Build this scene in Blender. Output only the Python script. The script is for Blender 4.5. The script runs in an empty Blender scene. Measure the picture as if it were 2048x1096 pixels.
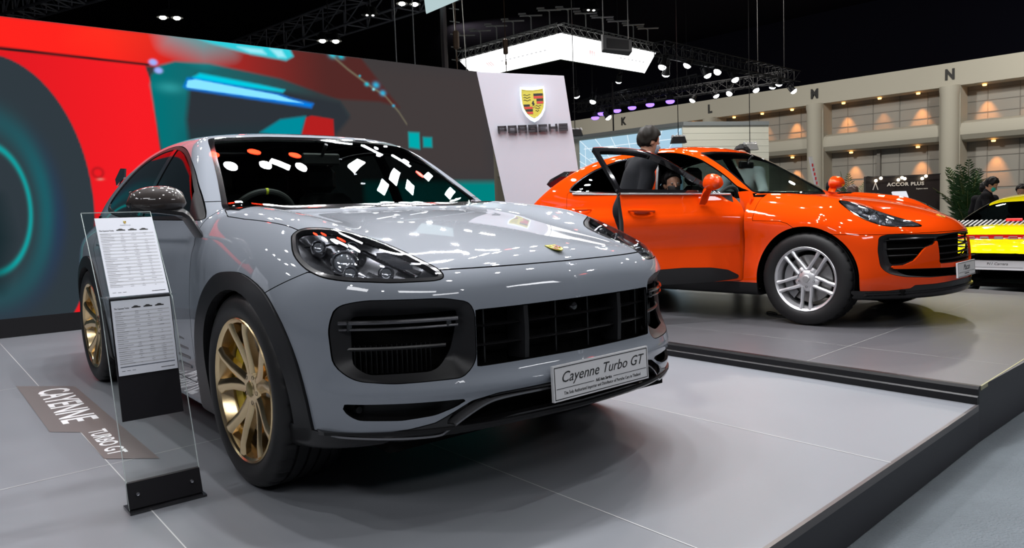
import bpy, math, random
import numpy as np
from mathutils import Matrix, Vector
random.seed(7)
SC = bpy.context.scene
COL = SC.collection
PI = math.pi

# ---------------------------------------------------------------- camera
_cd = bpy.data.cameras.new('camera')
CAM = bpy.data.objects.new('camera', _cd); COL.objects.link(CAM); SC.camera = CAM
_cd.sensor_fit = 'HORIZONTAL'; _cd.sensor_width = 36; _cd.lens = 1518.66/2048*36
_cd.clip_start = .05; _cd.clip_end = 300
CAM.matrix_world = Matrix.Translation((0, 0, 1.058)) @ Matrix.Rotation(PI/2-.0788, 4, 'X') @ Matrix.Rotation(-.0365, 4, 'Z')

# ---------------------------------------------------------------- exposure, world
SC.view_settings.view_transform = 'Standard'; SC.view_settings.look = 'None'
SC.view_settings.gamma = 1; SC.view_settings.exposure = 0.0; SC.view_settings.use_curve_mapping = False
SC.cycles.max_bounces = 7; SC.cycles.diffuse_bounces = 3; SC.cycles.glossy_bounces = 4
SC.cycles.transmission_bounces = 6; SC.cycles.transparent_max_bounces = 16
SC.cycles.caustics_reflective = False; SC.cycles.caustics_refractive = False
SC.cycles.sample_clamp_indirect = 4; SC.cycles.sample_clamp_direct = 0
SC.cycles.use_denoising = True
W = bpy.data.worlds.new('hall_air'); SC.world = W; W.use_nodes = True
W.node_tree.nodes['Background'].inputs['Color'].default_value = (.55, .56, .66, 1)
W.node_tree.nodes['Background'].inputs['Strength'].default_value = .10

# stage frame: origin = near corner shared by both platforms, u = to the left along the step, w = away from the camera
CAYENNE = (-.355, 3.604, -.886, 0.0)
MACAN = (2.997, 6.595, -0.8378, .09)
STEP = .09          # top of the higher platform
HALL = -.20         # hall floor
def stage(x, y, car): c, s = math.cos(car[2]), math.sin(car[2]); return (car[0]+x*c-y*s, car[1]+x*s+y*c)

# ---------------------------------------------------------------- the stage lights (lamps over the stands, plus added fills)
LIGHTS = []
def disk_light(loc, aim, power, size, col=(1, 1, 1), spread=180):
    d = bpy.data.lights.new('stage_or_fill_light', 'AREA'); d.shape = 'DISK'; d.size = size; d.energy = power; d.color = col
    d.spread = math.radians(spread)
    o = bpy.data.objects.new('stage_or_fill_light', d); COL.objects.link(o); o.location = loc
    o.rotation_euler = (Vector(aim)-Vector(loc)).to_track_quat('-Z', 'Y').to_euler()
    LIGHTS.append(o); return o
# lamps over the stands, all above the picture: rows set where bonnet and windscreen mirror them
def rig():
    rn = random.Random(11); WHT = (.98, .98, 1)
    for x, y in ((-2.54, 6.32), (-2.04, 6.86), (-1.44, 7.33)): disk_light((x, y, 5.3), (x+.3, y-1.5, 0), 2.6, .22, (1, .045, .015), 170)
    for x, y in ((-2.21, 6.05), (-1.75, 6.43), (-1.22, 6.9)): disk_light((x, y, 5.3), (x+.5, y-2., 0), 38, .20, WHT, 170)
    for x, y, sx, sy, p in ((-1.55, 6.66, .34, .16, 30), (-1.24, 9.41, .5, .1, 25), (-.58, 9.64, .5, .1, 25), (-.50, 8.1, .16, .5, 30), (.13, 8.73, .14, .6, 28), (.05, 10.2, .5, .1, 22), (.0, 8.0, .12, .3, 18), (.42, 8.85, .14, .4, 20), (1.18, 10.9, .12, .7, 22), (.70, 10.6, .12, .5, 20)):
        o = disk_light((x, y, 5.3), (x, y-1., 0), p*.8, .2, (.95, .97, 1), 170); o.data.shape = 'RECTANGLE'; o.data.size = sx; o.data.size_y = sy
    for x, y, p in ((-1.7, 4.2, 70), (-.75, 4.6, 75), (.15, 5.1, 75), (1.0, 5.6, 60), (1.5, 8.4, 42), (2.3, 7.5, 45), (3.1, 6.9, 45), (4.2, 5.6, 40), (-3.2, 3.2, 55), (2.4, 3.4, 45)): disk_light((x, y, 5.5), (x+.2, y-.6, 0), p, .11, WHT, 170)
    n = 0
    while n < 62:
        x = rn.uniform(-8, 8.5); y = rn.uniform(3.2, 17)
        if -3.6 < x < -.2 and 4.6 < y < 8.6: continue
        red = n % 7 == 3; disk_light((x, y, 5.3+rn.uniform(-.2, .7)), (x+rn.uniform(-1.2, 1.2), y-rn.uniform(.5, 3), 0), 3.5 if red else rn.choice((8, 14, 20)), rn.choice((.10, .14, .18)), (1, .06, .05) if red else WHT, 170); n += 1
    for x, y, p in ((-4.3, -1.1, 28), (1.3, 1.6, 14), (3.4, 4.2, 18), (7.3, 5.1, 30), (-1.5, -3, 14), (4, -2, 16), (-5.5, 2.8, 28)): disk_light((x, y, 5.8), (x*.4, y*.5+2.4, 0), p, .2, WHT, 170)  # some mirrored in the front bumper, some added as weak camera-side fill
    for x, y, z, p in ((-5, -3.5, 7.2, 65), (1.2, -4.5, 7.4, 70), (4.8, -6.5, 7.2, 60), (12, -1.0, 6.8, 80)):
        o = disk_light((x, y, z), (0, 4, .5), p, .55, (.96, .97, 1), 140); o.data.shape = 'RECTANGLE'; o.data.size = 3.2; o.data.size_y = .8  # fill panels added behind the camera to brighten the car fronts
rig()
# floods added to brighten the far wall, and hall lamps over the aisles beyond the stands
for x, y, p in ((8, 36, 1000), (22, 30, 1000), (34, 18, 1000), (-4, 50, 850)): disk_light((x, y, 12.5), (x+14, y+14, 3), p, 1.2, (1, .95, .87), 130)
for x, y, p in ((6, 19, 500), (10, 14, 300), (0, 26, 400), (14, 24, 500), (-6, 34, 600)): disk_light((x, y, 9), (x, y, 0), p, .6, (1, .96, .88), 150)
# ---------------------------------------------------------------- materials
MATS = {}
def mat(name, col=(.5, .5, .5), rough=.5, metal=0., coat=0., emit=None, strength=1., ior=None, spec=None, bump=None, coat_rough=.03):
    if name in MATS: return MATS[name]
    m = bpy.data.materials.new(name); m.use_nodes = True; nt = m.node_tree; b = nt.nodes['Principled BSDF']
    b.inputs['Base Color'].default_value = (*col, 1); b.inputs['Roughness'].default_value = rough
    b.inputs['Metallic'].default_value = metal; b.inputs['Coat Weight'].default_value = coat
    b.inputs['Coat Roughness'].default_value = coat_rough
    if ior: b.inputs['IOR'].default_value = ior
    if spec is not None: b.inputs['Specular IOR Level'].default_value = spec
    if emit: b.inputs['Emission Color'].default_value = (*emit, 1); b.inputs['Emission Strength'].default_value = strength
    if bump:
        tc = nt.nodes.new('ShaderNodeTexCoord'); n = nt.nodes.new('ShaderNodeTexNoise'); bp = nt.nodes.new('ShaderNodeBump')
        n.inputs['Scale'].default_value = bump[0]; n.inputs['Detail'].default_value = 4; bp.inputs['Strength'].default_value = bump[1]
        nt.links.new(tc.outputs['Object'], n.inputs['Vector']); nt.links.new(n.outputs['Fac'], bp.inputs['Height']); nt.links.new(bp.outputs['Normal'], b.inputs['Normal'])
    MATS[name] = m; return m

def glass(name, tint=(.5, .55, .55), rough=.0, refl=1.5):
    """thin pane: clear or tinted transmission plus fresnel reflection"""
    if name in MATS: return MATS[name]
    m = bpy.data.materials.new(name); m.use_nodes = True; nt = m.node_tree; nt.nodes.clear()
    o = nt.nodes.new('ShaderNodeOutputMaterial'); mx = nt.nodes.new('ShaderNodeMixShader'); t = nt.nodes.new('ShaderNodeBsdfTransparent')
    g = nt.nodes.new('ShaderNodeBsdfGlossy'); f = nt.nodes.new('ShaderNodeFresnel'); gm = nt.nodes.new('ShaderNodeNewGeometry'); mr = nt.nodes.new('ShaderNodeMapRange'); mr.inputs[3].default_value = refl; mr.inputs[4].default_value = 1/refl
    nt.links.new(gm.outputs['Backfacing'], mr.inputs[0]); nt.links.new(mr.outputs[0], f.inputs['IOR'])
    t.inputs['Color'].default_value = (*tint, 1); g.inputs['Roughness'].default_value = rough; g.inputs['Color'].default_value = (1, 1, 1, 1)
    nt.links.new(f.outputs[0], mx.inputs[0]); nt.links.new(t.outputs[0], mx.inputs[1]); nt.links.new(g.outputs[0], mx.inputs[2]); nt.links.new(mx.outputs[0], o.inputs[0])
    MATS[name] = m; return m

def emitter(name, col, s):
    if name in MATS: return MATS[name]
    m = bpy.data.materials.new(name); m.use_nodes = True; nt = m.node_tree; nt.nodes.clear()
    o = nt.nodes.new('ShaderNodeOutputMaterial'); e = nt.nodes.new('ShaderNodeEmission'); e.inputs[0].default_value = (*col, 1); e.inputs[1].default_value = s
    nt.links.new(e.outputs[0], o.inputs[0]); MATS[name] = m; return m

BLACK = mat('black_plastic', (.006, .006, .0065), .45, spec=.35)
MATTE = mat('matte_black_trim', (.0085, .0085, .0095), .42, spec=.35)
GLOSSBLK = mat('gloss_black', (.006, .006, .007), .12, coat=1)
DARK = mat('dark_inside', (.003, .003, .003), .8, spec=.05)
RUBBER = mat('tyre_rubber', (.008, .008, .0085), .5, spec=.4)
CHROME = mat('chrome', (.8, .8, .82), .08, 1.)
SILVER = mat('silver_metal', (.62, .62, .64), .28, 1.)
STEEL = mat('brushed_steel', (.35, .34, .33), .35, 1.)
WHITE = mat('white_card', (.75, .75, .76), .5)
INK = mat('black_ink', (.01, .01, .01), .6)

# ---------------------------------------------------------------- object helpers
def tag(o, label=None, cat=None, group=None, kind=None):
    if label: o['label'] = label
    if cat: o['category'] = cat
    if group: o['group'] = group
    if kind: o['kind'] = kind
    return o
def empty(name, loc=(0, 0, 0), rz=0., label=None, cat=None, group=None):
    o = bpy.data.objects.new(name, None); COL.objects.link(o); o.location = loc; o.rotation_euler = (0, 0, rz); o.empty_display_size = .2
    return tag(o, label, cat, group)
def link(name, me, parent=None, loc=None, rot=None):
    o = bpy.data.objects.new(name, me); COL.objects.link(o)
    if parent is not None: o.parent = parent
    if loc is not None: o.location = loc
    if rot is not None: o.rotation_euler = rot
    return o
def srf_obj(name, S, mats, parent, t=.012):
    """surface patch thickened inward; mats = (outer, inner)"""
    V, T, N, mi = S.solid(t)
    me = bpy.data.meshes.new(name); me.vertices.add(len(V)); me.vertices.foreach_set('co', V.astype(np.float32).ravel())
    me.loops.add(len(T)*3); me.loops.foreach_set('vertex_index', T.astype(np.int32).ravel())
    me.polygons.add(len(T)); me.polygons.foreach_set('loop_start', np.arange(0, len(T)*3, 3, dtype=np.int32))
    me.polygons.foreach_set('material_index', mi.astype(np.int32)); me.polygons.foreach_set('use_smooth', np.ones(len(T), bool))
    for m in (mats if isinstance(mats, (tuple, list)) else (mats, mats)): me.materials.append(m)
    me.update(calc_edges=True); me.validate(); 
    if len(me.vertices) == len(V): me.normals_split_custom_set_from_vertices(N.tolist())
    return link(name, me, parent)

class MB:
    def __init__(s): s.v, s.f, s.m, s.mats = [], [], [], []; s.M = Matrix.Identity(4)
    def mi(s, m):
        if m is None: return 0
        if m not in s.mats: s.mats.append(m)
        return s.mats.index(m)
    def add(s, vs, fs, m=None):
        o = len(s.v); i = s.mi(m)
        s.v += [tuple(s.M @ Vector(v)) for v in vs]; s.f += [tuple(o+k for k in f) for f in fs]; s.m += [i]*len(fs); return s
    def box(s, c, d, m=None, rz=0., bev=0., rot=None):
        x, y, z = [k/2 for k in d]
        R = rot if rot is not None else Matrix.Rotation(rz, 3, 'Z')
        if bev > 0:
            b = min(bev, x*.9, y*.9, z*.9); vs = []; idx = {}
            for sx in (-1, 1):
                for sy in (-1, 1):
                    for sz in (-1, 1):
                        for a in range(3):
                            p = [sx*(x-b), sy*(y-b), sz*(z-b)]; p[a] = [sx*x, sy*y, sz*z][a]; idx[(sx, sy, sz, a)] = len(vs); vs.append(p)
            fs = []
            for a in range(3):
                b1, c1 = [(1, 2), (2, 0), (0, 1)][a]
                for sg in (-1, 1):
                    q = []
                    for (p, r) in ((-1, -1), (1, -1), (1, 1), (-1, 1)):
                        k = [0, 0, 0]; k[a] = sg; k[b1] = p; k[c1] = r; q.append(idx[(*k, a)])
                    fs.append(q if sg > 0 else q[::-1])
            for a in range(3):
                b1, c1 = [(1, 2), (2, 0), (0, 1)][a]
                for p in (-1, 1):
                    for r in (-1, 1):
                        k0 = [0, 0, 0]; k1 = [0, 0, 0]; k0[a] = -1; k1[a] = 1
                        for k in (k0, k1): k[b1] = p; k[c1] = r
                        q = [idx[(*k0, b1)], idx[(*k1, b1)], idx[(*k1, c1)], idx[(*k0, c1)]]
                        fs.append(q if p*r < 0 else q[::-1])
            for sx in (-1, 1):
                for sy in (-1, 1):
                    for sz in (-1, 1):
                        q = [idx[(sx, sy, sz, a)] for a in range(3)]; fs.append(q if sx*sy*sz > 0 else q[::-1])
        else:
            vs = [(sx*x, sy*y, sz*z) for sx in (-1, 1) for sy in (-1, 1) for sz in (-1, 1)]
            fs = [(0, 1, 3, 2), (4, 6, 7, 5), (0, 4, 5, 1), (2, 3, 7, 6), (0, 2, 6, 4), (1, 5, 7, 3)]
        c = Vector(c); return s.add([c+R@Vector(v) for v in vs], fs, m)
    def tube(s, pts, r, m=None, n=8, cap=True, closed=False):
        P = [Vector(p) for p in pts]; k = len(P); rs = r if hasattr(r, '__len__') else [r]*k; vs = []; fs = []; up = None
        for i in range(k):
            t = (P[(i+1) % k]-P[i-1]) if (closed or 0 < i < k-1) else (P[1]-P[0] if i == 0 else P[-1]-P[-2])
            t = t.normalized() if t.length > 1e-9 else Vector((0, 0, 1))
            if up is None: up = Vector((0, 0, 1)) if abs(t.z) < .9 else Vector((1, 0, 0))
            a = t.cross(up).normalized(); b = a.cross(t); up = b
            for j in range(n):
                q = 2*PI*j/n; vs.append(P[i]+(a*math.cos(q)+b*math.sin(q))*rs[i])
        for i in range(k if closed else k-1):
            for j in range(n):
                fs.append((i*n+j, i*n+(j+1) % n, ((i+1) % k)*n+(j+1) % n, ((i+1) % k)*n+j))
        if cap and not closed: fs += [tuple(range(n))[::-1], tuple((k-1)*n+j for j in range(n))]
        return s.add(vs, fs, m)
    def lathe(s, prof, m=None, n=32, axis='Z', c=(0, 0, 0), cap=False, a0=0., a1=2*PI):
        """prof = [(r, h)...] spun about the axis"""
        full = abs(a1-a0-2*PI) < 1e-6; k = n if full else n+1; vs = []
        for (r, h) in prof:
            for j in range(k):
                q = a0+(a1-a0)*j/n; x, y = r*math.cos(q), r*math.sin(q)
                v = {'Z': (x, y, h), 'Y': (x, h, -y), 'X': (h, x, y)}[axis]; vs.append((v[0]+c[0], v[1]+c[1], v[2]+c[2]))
        fs = []
        for i in range(len(prof)-1):
            for j in range(n):
                j2 = (j+1) % k; fs.append((i*k+j, i*k+j2, (i+1)*k+j2, (i+1)*k+j))
        if cap: fs += [tuple(range(k))[::-1], tuple((len(prof)-1)*k+j for j in range(k))]
        return s.add(vs, fs, m)
    def prism(s, poly, o, e1, e2, h, m=None, bev=0.):
        """extrude a 2d polygon lying in o + a*e1 + b*e2 by vector h"""
        o, e1, e2, h = map(Vector, (o, e1, e2, h)); n = len(poly); vs = [o+e1*p[0]+e2*p[1] for p in poly]
        if bev:
            c = np.mean(poly, 0); q = [(p[0]+(c[0]-p[0])*bev, p[1]+(c[1]-p[1])*bev) for p in poly]
            vs += [o+e1*p[0]+e2*p[1]+h*.8 for p in poly]+[o+e1*p[0]+e2*p[1]+h for p in q]
            fs = [tuple(range(n))[::-1], tuple(2*n+i for i in range(n))]+[(i, (i+1) % n, n+(i+1) % n, n+i) for i in range(n)]+[(n+i, n+(i+1) % n, 2*n+(i+1) % n, 2*n+i) for i in range(n)]
        else:
            vs += [v+h for v in vs[:n]]
            fs = [tuple(range(n))[::-1], tuple(n+i for i in range(n))]+[(i, (i+1) % n, n+(i+1) % n, n+i) for i in range(n)]
        return s.add(vs, fs, m)
    def loft(s, rings, m=None, closed=True, cap=True):
        n = len(rings[0]); vs = [p for r in rings for p in r]; fs = []
        for i in range(len(rings)-1):
            for j in range(n if closed else n-1): fs.append((i*n+j, i*n+(j+1) % n, (i+1)*n+(j+1) % n, (i+1)*n+j))
        if cap: fs += [tuple(range(n))[::-1], tuple((len(rings)-1)*n+j for j in range(n))]
        return s.add(vs, fs, m)
    def ball(s, c, r, m=None, n=12, k=8):
        r = r if hasattr(r, '__len__') else (r, r, r); rings = []
        for i in range(1, k):
            a = PI*i/k; rings.append([(c[0]+r[0]*math.sin(a)*math.cos(2*PI*j/n), c[1]+r[1]*math.sin(a)*math.sin(2*PI*j/n), c[2]-r[2]*math.cos(a)) for j in range(n)])
        return s.loft(rings, m)
    def build(s, name, mt=None, parent=None, smooth=True, loc=None, rot=None, bevel=0., sub=0, angle=35):
        me = bpy.data.meshes.new(name); me.from_pydata(s.v, [], s.f); 
        for m in (s.mats or [mt]): me.materials.append(m)
        if s.mats: me.polygons.foreach_set('material_index', s.m)
        me.update()
        import bmesh
        bm = bmesh.new(); bm.from_mesh(me); bmesh.ops.recalc_face_normals(bm, faces=bm.faces); bm.to_mesh(me); bm.free()
        if smooth:
            me.polygons.foreach_set('use_smooth', [True]*len(me.polygons)); me.set_sharp_from_angle(angle=math.radians(angle))
        o = link(name, me, parent, loc, rot)
        if bevel: md = o.modifiers.new('bevel', 'BEVEL'); md.width = bevel; md.segments = 2; md.limit_method = 'ANGLE'
        if sub: md = o.modifiers.new('sub', 'SUBSURF'); md.levels = md.render_levels = sub
        return o

def text_mesh(txt, size, extrude=.001, bold=0., shear=0., sx=1., align='CENTER', space=1.):
    """lettering as (verts, faces) in the xy plane, x right, y up"""
    cu = bpy.data.curves.new('lettering', 'FONT'); cu.body = txt; cu.size = size; cu.extrude = extrude; cu.align_x = align; cu.align_y = 'CENTER'
    cu.offset = bold; cu.shear = shear; cu.space_character = space; cu.resolution_u = 3
    o = bpy.data.objects.new('lettering', cu); COL.objects.link(o); dg = bpy.context.evaluated_depsgraph_get(); me = o.evaluated_get(dg).to_mesh()
    v = [(p.co.x*sx, p.co.y, p.co.z) for p in me.vertices]; f = [tuple(p.vertices) for p in me.polygons]
    o.evaluated_get(dg).to_mesh_clear(); bpy.data.objects.remove(o); bpy.data.curves.remove(cu); return v, f
def put_text(mb, txt, size, o, e1, e2, m, **kw):
    """write txt centred at o with reading direction e1 and up e2"""
    v, f = text_mesh(txt, size, **kw); o, e1, e2 = Vector(o), Vector(e1).normalized(), Vector(e2).normalized(); n = e1.cross(e2)
    mb.add([o+e1*p[0]+e2*p[1]+n*p[2] for p in v], f, m); return mb
# ---------------------------------------------------------------- numeric surface library (numpy only)
def _spl(xk):
    xk = np.asarray(xk, float); n = len(xk); h = np.diff(xk)
    A = np.zeros((n, n)); B = np.zeros((n, n)); A[0, 0] = A[-1, -1] = 1
    for i in range(1, n-1):
        A[i, i-1] = h[i-1]; A[i, i] = 2*(h[i-1]+h[i]); A[i, i+1] = h[i]
        B[i, i-1] = 6/h[i-1]; B[i, i+1] = 6/h[i]; B[i, i] = -6/h[i-1]-6/h[i]
    return xk, h, np.linalg.solve(A, B)

def _basis(sp, u):
    xk, h, M = sp
    u = np.clip(u, xk[0], xk[-1]); j = np.clip(np.searchsorted(xk, u)-1, 0, len(xk)-2)
    a = (xk[j+1]-u)/h[j]; b = 1-a
    W = ((a**3-a)*h[j]**2/6)[:, None]*M[j] + ((b**3-b)*h[j]**2/6)[:, None]*M[j+1]
    r = np.arange(len(u)); W[r, j] += a; W[r, j+1] += b
    return W

class Tab:
    """smooth height field from a table: rows = u knots, columns = v knots"""
    def __init__(s, u, v, t):
        s.u = _spl(u); s.v = _spl(v); s.t = np.asarray(t, float)
    def __call__(s, u, v):
        return np.einsum('ni,ij,nj->n', _basis(s.u, u), s.t, _basis(s.v, v), optimize=True)

class Cur:
    def __init__(s, u, t): s.u = _spl(u); s.t = np.asarray(t, float)
    def __call__(s, u): return _basis(s.u, np.atleast_1d(u))@s.t

def smax(a, b, k):
    h = np.clip(0.5+0.5*(a-b)/k, 0, 1)
    return a*h+b*(1-h)+k*h*(1-h)
def smin(a, b, k): return -smax(-a, -b, k)

def grad(F, P, e=1e-3):
    g = np.empty_like(P)
    for i in range(3):
        d = np.zeros(3); d[i] = e
        g[:, i] = (F(P+d)-F(P-d))/(2*e)
    return g

def newton(F, P, n=2):
    for _ in range(n):
        f = F(P); g = grad(F, P); s = f/np.maximum((g*g).sum(1), 0.05)
        P = P-np.clip(s, -.03, .03)[:, None]*g
    return P

def nets(F, lo, hi, h):
    """surface nets -> quads"""
    lo = np.asarray(lo, float); n = np.ceil((np.asarray(hi)-lo)/h).astype(int)+1
    ax = [lo[i]+h*np.arange(n[i]) for i in range(3)]
    G = np.stack(np.meshgrid(*ax, indexing='ij'), -1).reshape(-1, 3)
    D = np.concatenate([F(g) for g in np.array_split(G, max(1, len(G)//60000))]).reshape(n)
    S = D < 0
    idx = -np.ones(tuple(n-1), int)
    acc = np.zeros(tuple(n-1)+(3,)); cnt = np.zeros(tuple(n-1))
    ii = np.stack(np.meshgrid(*[np.arange(k-1) for k in n], indexing='ij'), -1).astype(float)
    for a in range(3):
        b, c = [(1, 2), (0, 2), (0, 1)][a]
        for ob in (0, 1):
            for oc in (0, 1):
                s0 = [slice(0, k-1) for k in n]; s1 = [slice(0, k-1) for k in n]
                s0[b] = s1[b] = slice(ob, n[b]-1+ob); s0[c] = s1[c] = slice(oc, n[c]-1+oc)
                s1[a] = slice(1, n[a])
                d0 = D[tuple(s0)]; d1 = D[tuple(s1)]; m = (d0 < 0) != (d1 < 0)
                t = np.where(m, d0/np.where(m, d0-d1, 1), 0)
                p = np.zeros(m.shape+(3,)); p[..., a] = t; p[..., b] = ob; p[..., c] = oc
                acc += np.where(m[..., None], p, 0); cnt += m
    act = cnt > 0
    idx[act] = np.arange(act.sum())
    V = lo+h*((acc/np.maximum(cnt, 1)[..., None])+ii)[act]
    Q = []
    for a in range(3):
        b, c = [(1, 2), (2, 0), (0, 1)][a]
        sl = [slice(1, k-1) for k in n]; sl[a] = slice(0, n[a]-1)
        s2 = list(sl); s2[a] = slice(1, n[a])
        A0 = S[tuple(sl)]; A1 = S[tuple(s2)]
        w = np.argwhere(A0 != A1); st = A0[A0 != A1]
        off = np.array([[1 if k != a else 0 for k in range(3)]]); w = w+off
        def g(db, dc):
            q = w.copy(); q[:, b] -= db; q[:, c] -= dc
            return idx[q[:, 0], q[:, 1], q[:, 2]]
        q = np.stack([g(1, 1), g(0, 1), g(0, 0), g(1, 0)], 1)
        q[~st] = q[~st][:, ::-1]
        Q.append(q)
    return V, np.concatenate(Q)

def subdiv(V, Q):
    E = np.sort(np.concatenate([Q[:, [i, (i+1) % 4]] for i in range(4)]), 1)
    key = E[:, 0]*(len(V)+1)+E[:, 1]
    uk, inv = np.unique(key, return_inverse=True)
    ev = np.stack([uk//(len(V)+1), uk % (len(V)+1)], 1)
    m = len(Q); e = inv.reshape(4, m).T+len(V); f = len(V)+len(uk)+np.arange(m)
    V2 = np.concatenate([V, V[ev].mean(1), V[Q].mean(1)])
    Q2 = np.concatenate([np.stack([Q[:, i], e[:, i], f, e[:, i-1]], 1) for i in range(4)])
    return V2, Q2

class Srf:
    def __init__(s, V, N, T): s.V, s.N, s.T = V, N, T
    def compact(s):
        if not len(s.T): return Srf(np.zeros((0, 3)), np.zeros((0, 3)), s.T)
        u, inv = np.unique(s.T, return_inverse=True)
        return Srf(s.V[u], s.N[u], inv.reshape(-1, 3))
    def cut(s, d):
        """-> (inside d<0, outside)"""
        T = s.T; dt = d[T]; neg = dt < 0; k = neg.sum(1)
        if not (k > 0).any(): return Srf(s.V[:0], s.N[:0], T[:0]), s
        ins = [T[k == 3]]; out = [T[k == 0]]
        mx = (k == 1) | (k == 2)
        Tm = T[mx]; nm = neg[mx]; km = k[mx]
        if len(Tm):
            lone = np.where((km == 1)[:, None], nm, ~nm); r = lone.argmax(1); ar = np.arange(len(Tm))
            a = Tm[ar, r]; b = Tm[ar, (r+1) % 3]; c = Tm[ar, (r+2) % 3]
            def keys(p, q): return np.minimum(p, q)*len(s.V)+np.maximum(p, q)
            kk = np.concatenate([keys(a, b), keys(a, c)]); uk, inv = np.unique(kk, return_inverse=True)
            p = uk//len(s.V); q = uk % len(s.V); t = (d[p]/(d[p]-d[q]))[:, None]; t = np.clip(t, 0, 1)
            NV = s.V[p]*(1-t)+s.V[q]*t; NN = s.N[p]*(1-t)+s.N[q]*t
            V = np.concatenate([s.V, NV]); N = np.concatenate([s.N, NN])
            ab = inv[:len(a)]+len(s.V); ac = inv[len(a):]+len(s.V)
            tip = np.stack([a, ab, ac], 1); q1 = np.stack([ab, b, c], 1); q2 = np.stack([ab, c, ac], 1)
            i1 = km == 1
            ins += [tip[i1], q1[~i1], q2[~i1]]; out += [tip[~i1], q1[i1], q2[i1]]
        else: V, N = s.V, s.N
        return Srf(V, N, np.concatenate(ins)).compact(), Srf(V, N, np.concatenate(out)).compact()
    def edges(s):
        E = np.concatenate([s.T[:, [0, 1]], s.T[:, [1, 2]], s.T[:, [2, 0]]])
        key = np.minimum(E[:, 0], E[:, 1])*(len(s.V)+1)+np.maximum(E[:, 0], E[:, 1])
        u, i, c = np.unique(key, return_index=True, return_counts=True)
        return E[i[c == 1]]
    def solid(s, t, rimN=True):
        """thicken inward; returns V, T, normals, per-face material (0 outer, 1 inner and rim)"""
        n = len(s.V); N = s.N/np.maximum(np.linalg.norm(s.N, axis=1), 1e-9)[:, None]
        E = s.edges(); W = s.V-N*t
        a, b = E[:, 0], E[:, 1]; m = len(E)
        RV = np.concatenate([s.V[a], s.V[b], W[b], W[a]]); o = 2*n
        i = np.arange(m)
        rt = np.concatenate([np.stack([o+i, o+3*m+i, o+2*m+i], 1), np.stack([o+i, o+2*m+i, o+m+i], 1)])
        rn = np.cross(s.V[b]-s.V[a], N[a]); rn /= np.maximum(np.linalg.norm(rn, axis=1), 1e-9)[:, None]
        V = np.concatenate([s.V, W, RV]); Nn = np.concatenate([N, -N, rn, rn, rn, rn])
        T = np.concatenate([s.T, s.T[:, ::-1]+n, rt])
        mi = np.concatenate([np.zeros(len(s.T), int), np.ones(len(s.T)+len(rt), int)])
        return V, T, Nn, mi
    def off(s, d):
        N = s.N/np.maximum(np.linalg.norm(s.N, axis=1), 1e-9)[:, None]
        return Srf(s.V+N*d, s.N, s.T)
    def mirror(s):
        f = np.array([1, -1, 1]); return Srf(s.V*f, s.N*f, s.T[:, ::-1])
    def __add__(s, o): return Srf(np.concatenate([s.V, o.V]), np.concatenate([s.N, o.N]), np.concatenate([s.T, o.T+len(s.V)]))

def implicit(F, lo, hi, h, sub=1, it=3):
    """mesh F=0 for y>=0 and mirror it; returns Srf"""
    V, Q = nets(F, lo, hi, h)
    V = newton(F, V, it)
    for _ in range(sub):
        V, Q = subdiv(V, Q); V = newton(F, V, 2)
    N = grad(F, V); N /= np.linalg.norm(N, axis=1)[:, None]
    T = np.concatenate([Q[:, [0, 1, 2]], Q[:, [0, 2, 3]]])
    return Srf(V, N, T)

def sdp(P, poly, mg=.1):
    """signed distance of 2d points to a closed polygon (negative inside)"""
    P = np.asarray(P, float); poly = np.asarray(poly, float)
    A = poly; B = np.roll(poly, -1, 0); d = np.full(len(P), 1e9); ins = np.zeros(len(P), bool)
    lo = poly.min(0)-mg; hi = poly.max(0)+mg
    near = ((P > lo) & (P < hi)).all(1); out = np.full(len(P), mg); p = P[near]
    d = np.full(len(p), 1e9); ins = np.zeros(len(p), bool)
    for a, b in zip(A, B):
        e = b-a; w = p-a; t = np.clip((w@e)/max(e@e, 1e-12), 0, 1)
        d = np.minimum(d, ((w-t[:, None]*e)**2).sum(1))
        c = ((a[1] > p[:, 1]) != (b[1] > p[:, 1]))
        if c.any():
            xx = (b[0]-a[0])*(p[:, 1]-a[1])/np.where(b[1] == a[1], 1e-12, b[1]-a[1])+a[0]
            ins ^= c & (p[:, 0] < xx)
    d = np.sqrt(d); out[near] = np.where(ins, -d, d)
    return out

def fillet(poly, r, n=5):
    """round every corner; r scalar or list"""
    poly = [np.asarray(p, float) for p in poly]; m = len(poly); out = []
    for i in range(m):
        p = poly[i]; a = poly[i-1]-p; b = poly[(i+1) % m]-p; la = np.linalg.norm(a); lb = np.linalg.norm(b)
        ri = r[i] if hasattr(r, '__len__') else r
        if ri <= 0: out.append(p); continue
        k = min(ri, la*.49, lb*.49); s = p+a/la*k; e = p+b/lb*k
        for t in np.linspace(0, 1, n+1): out.append((1-t)**2*s+2*t*(1-t)*p+t*t*e)
    return np.array(out)

def loopspl(pts, n=6):
    """closed Catmull-Rom through the points"""
    p = np.asarray(pts, float); m = len(p); out = []
    for i in range(m):
        a, b, c, d = p[i-1], p[i], p[(i+1) % m], p[(i+2) % m]
        for t in np.arange(n)/n:
            out.append(.5*((2*b)+(c-a)*t+(2*a-5*b+4*c-d)*t*t+(3*b-a-3*c+d)*t**3))
    return np.array(out)

def openspl(pts, n=6):
    p = np.asarray(pts, float); p = np.concatenate([[2*p[0]-p[1]], p, [2*p[-1]-p[-2]]]); out = []
    for i in range(1, len(p)-2):
        a, b, c, d = p[i-1], p[i], p[i+1], p[i+2]
        for t in np.arange(n)/n:
            out.append(.5*((2*b)+(c-a)*t+(2*a-5*b+4*c-d)*t*t+(3*b-a-3*c+d)*t**3))
    out.append(p[-2]); return np.array(out)

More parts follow.
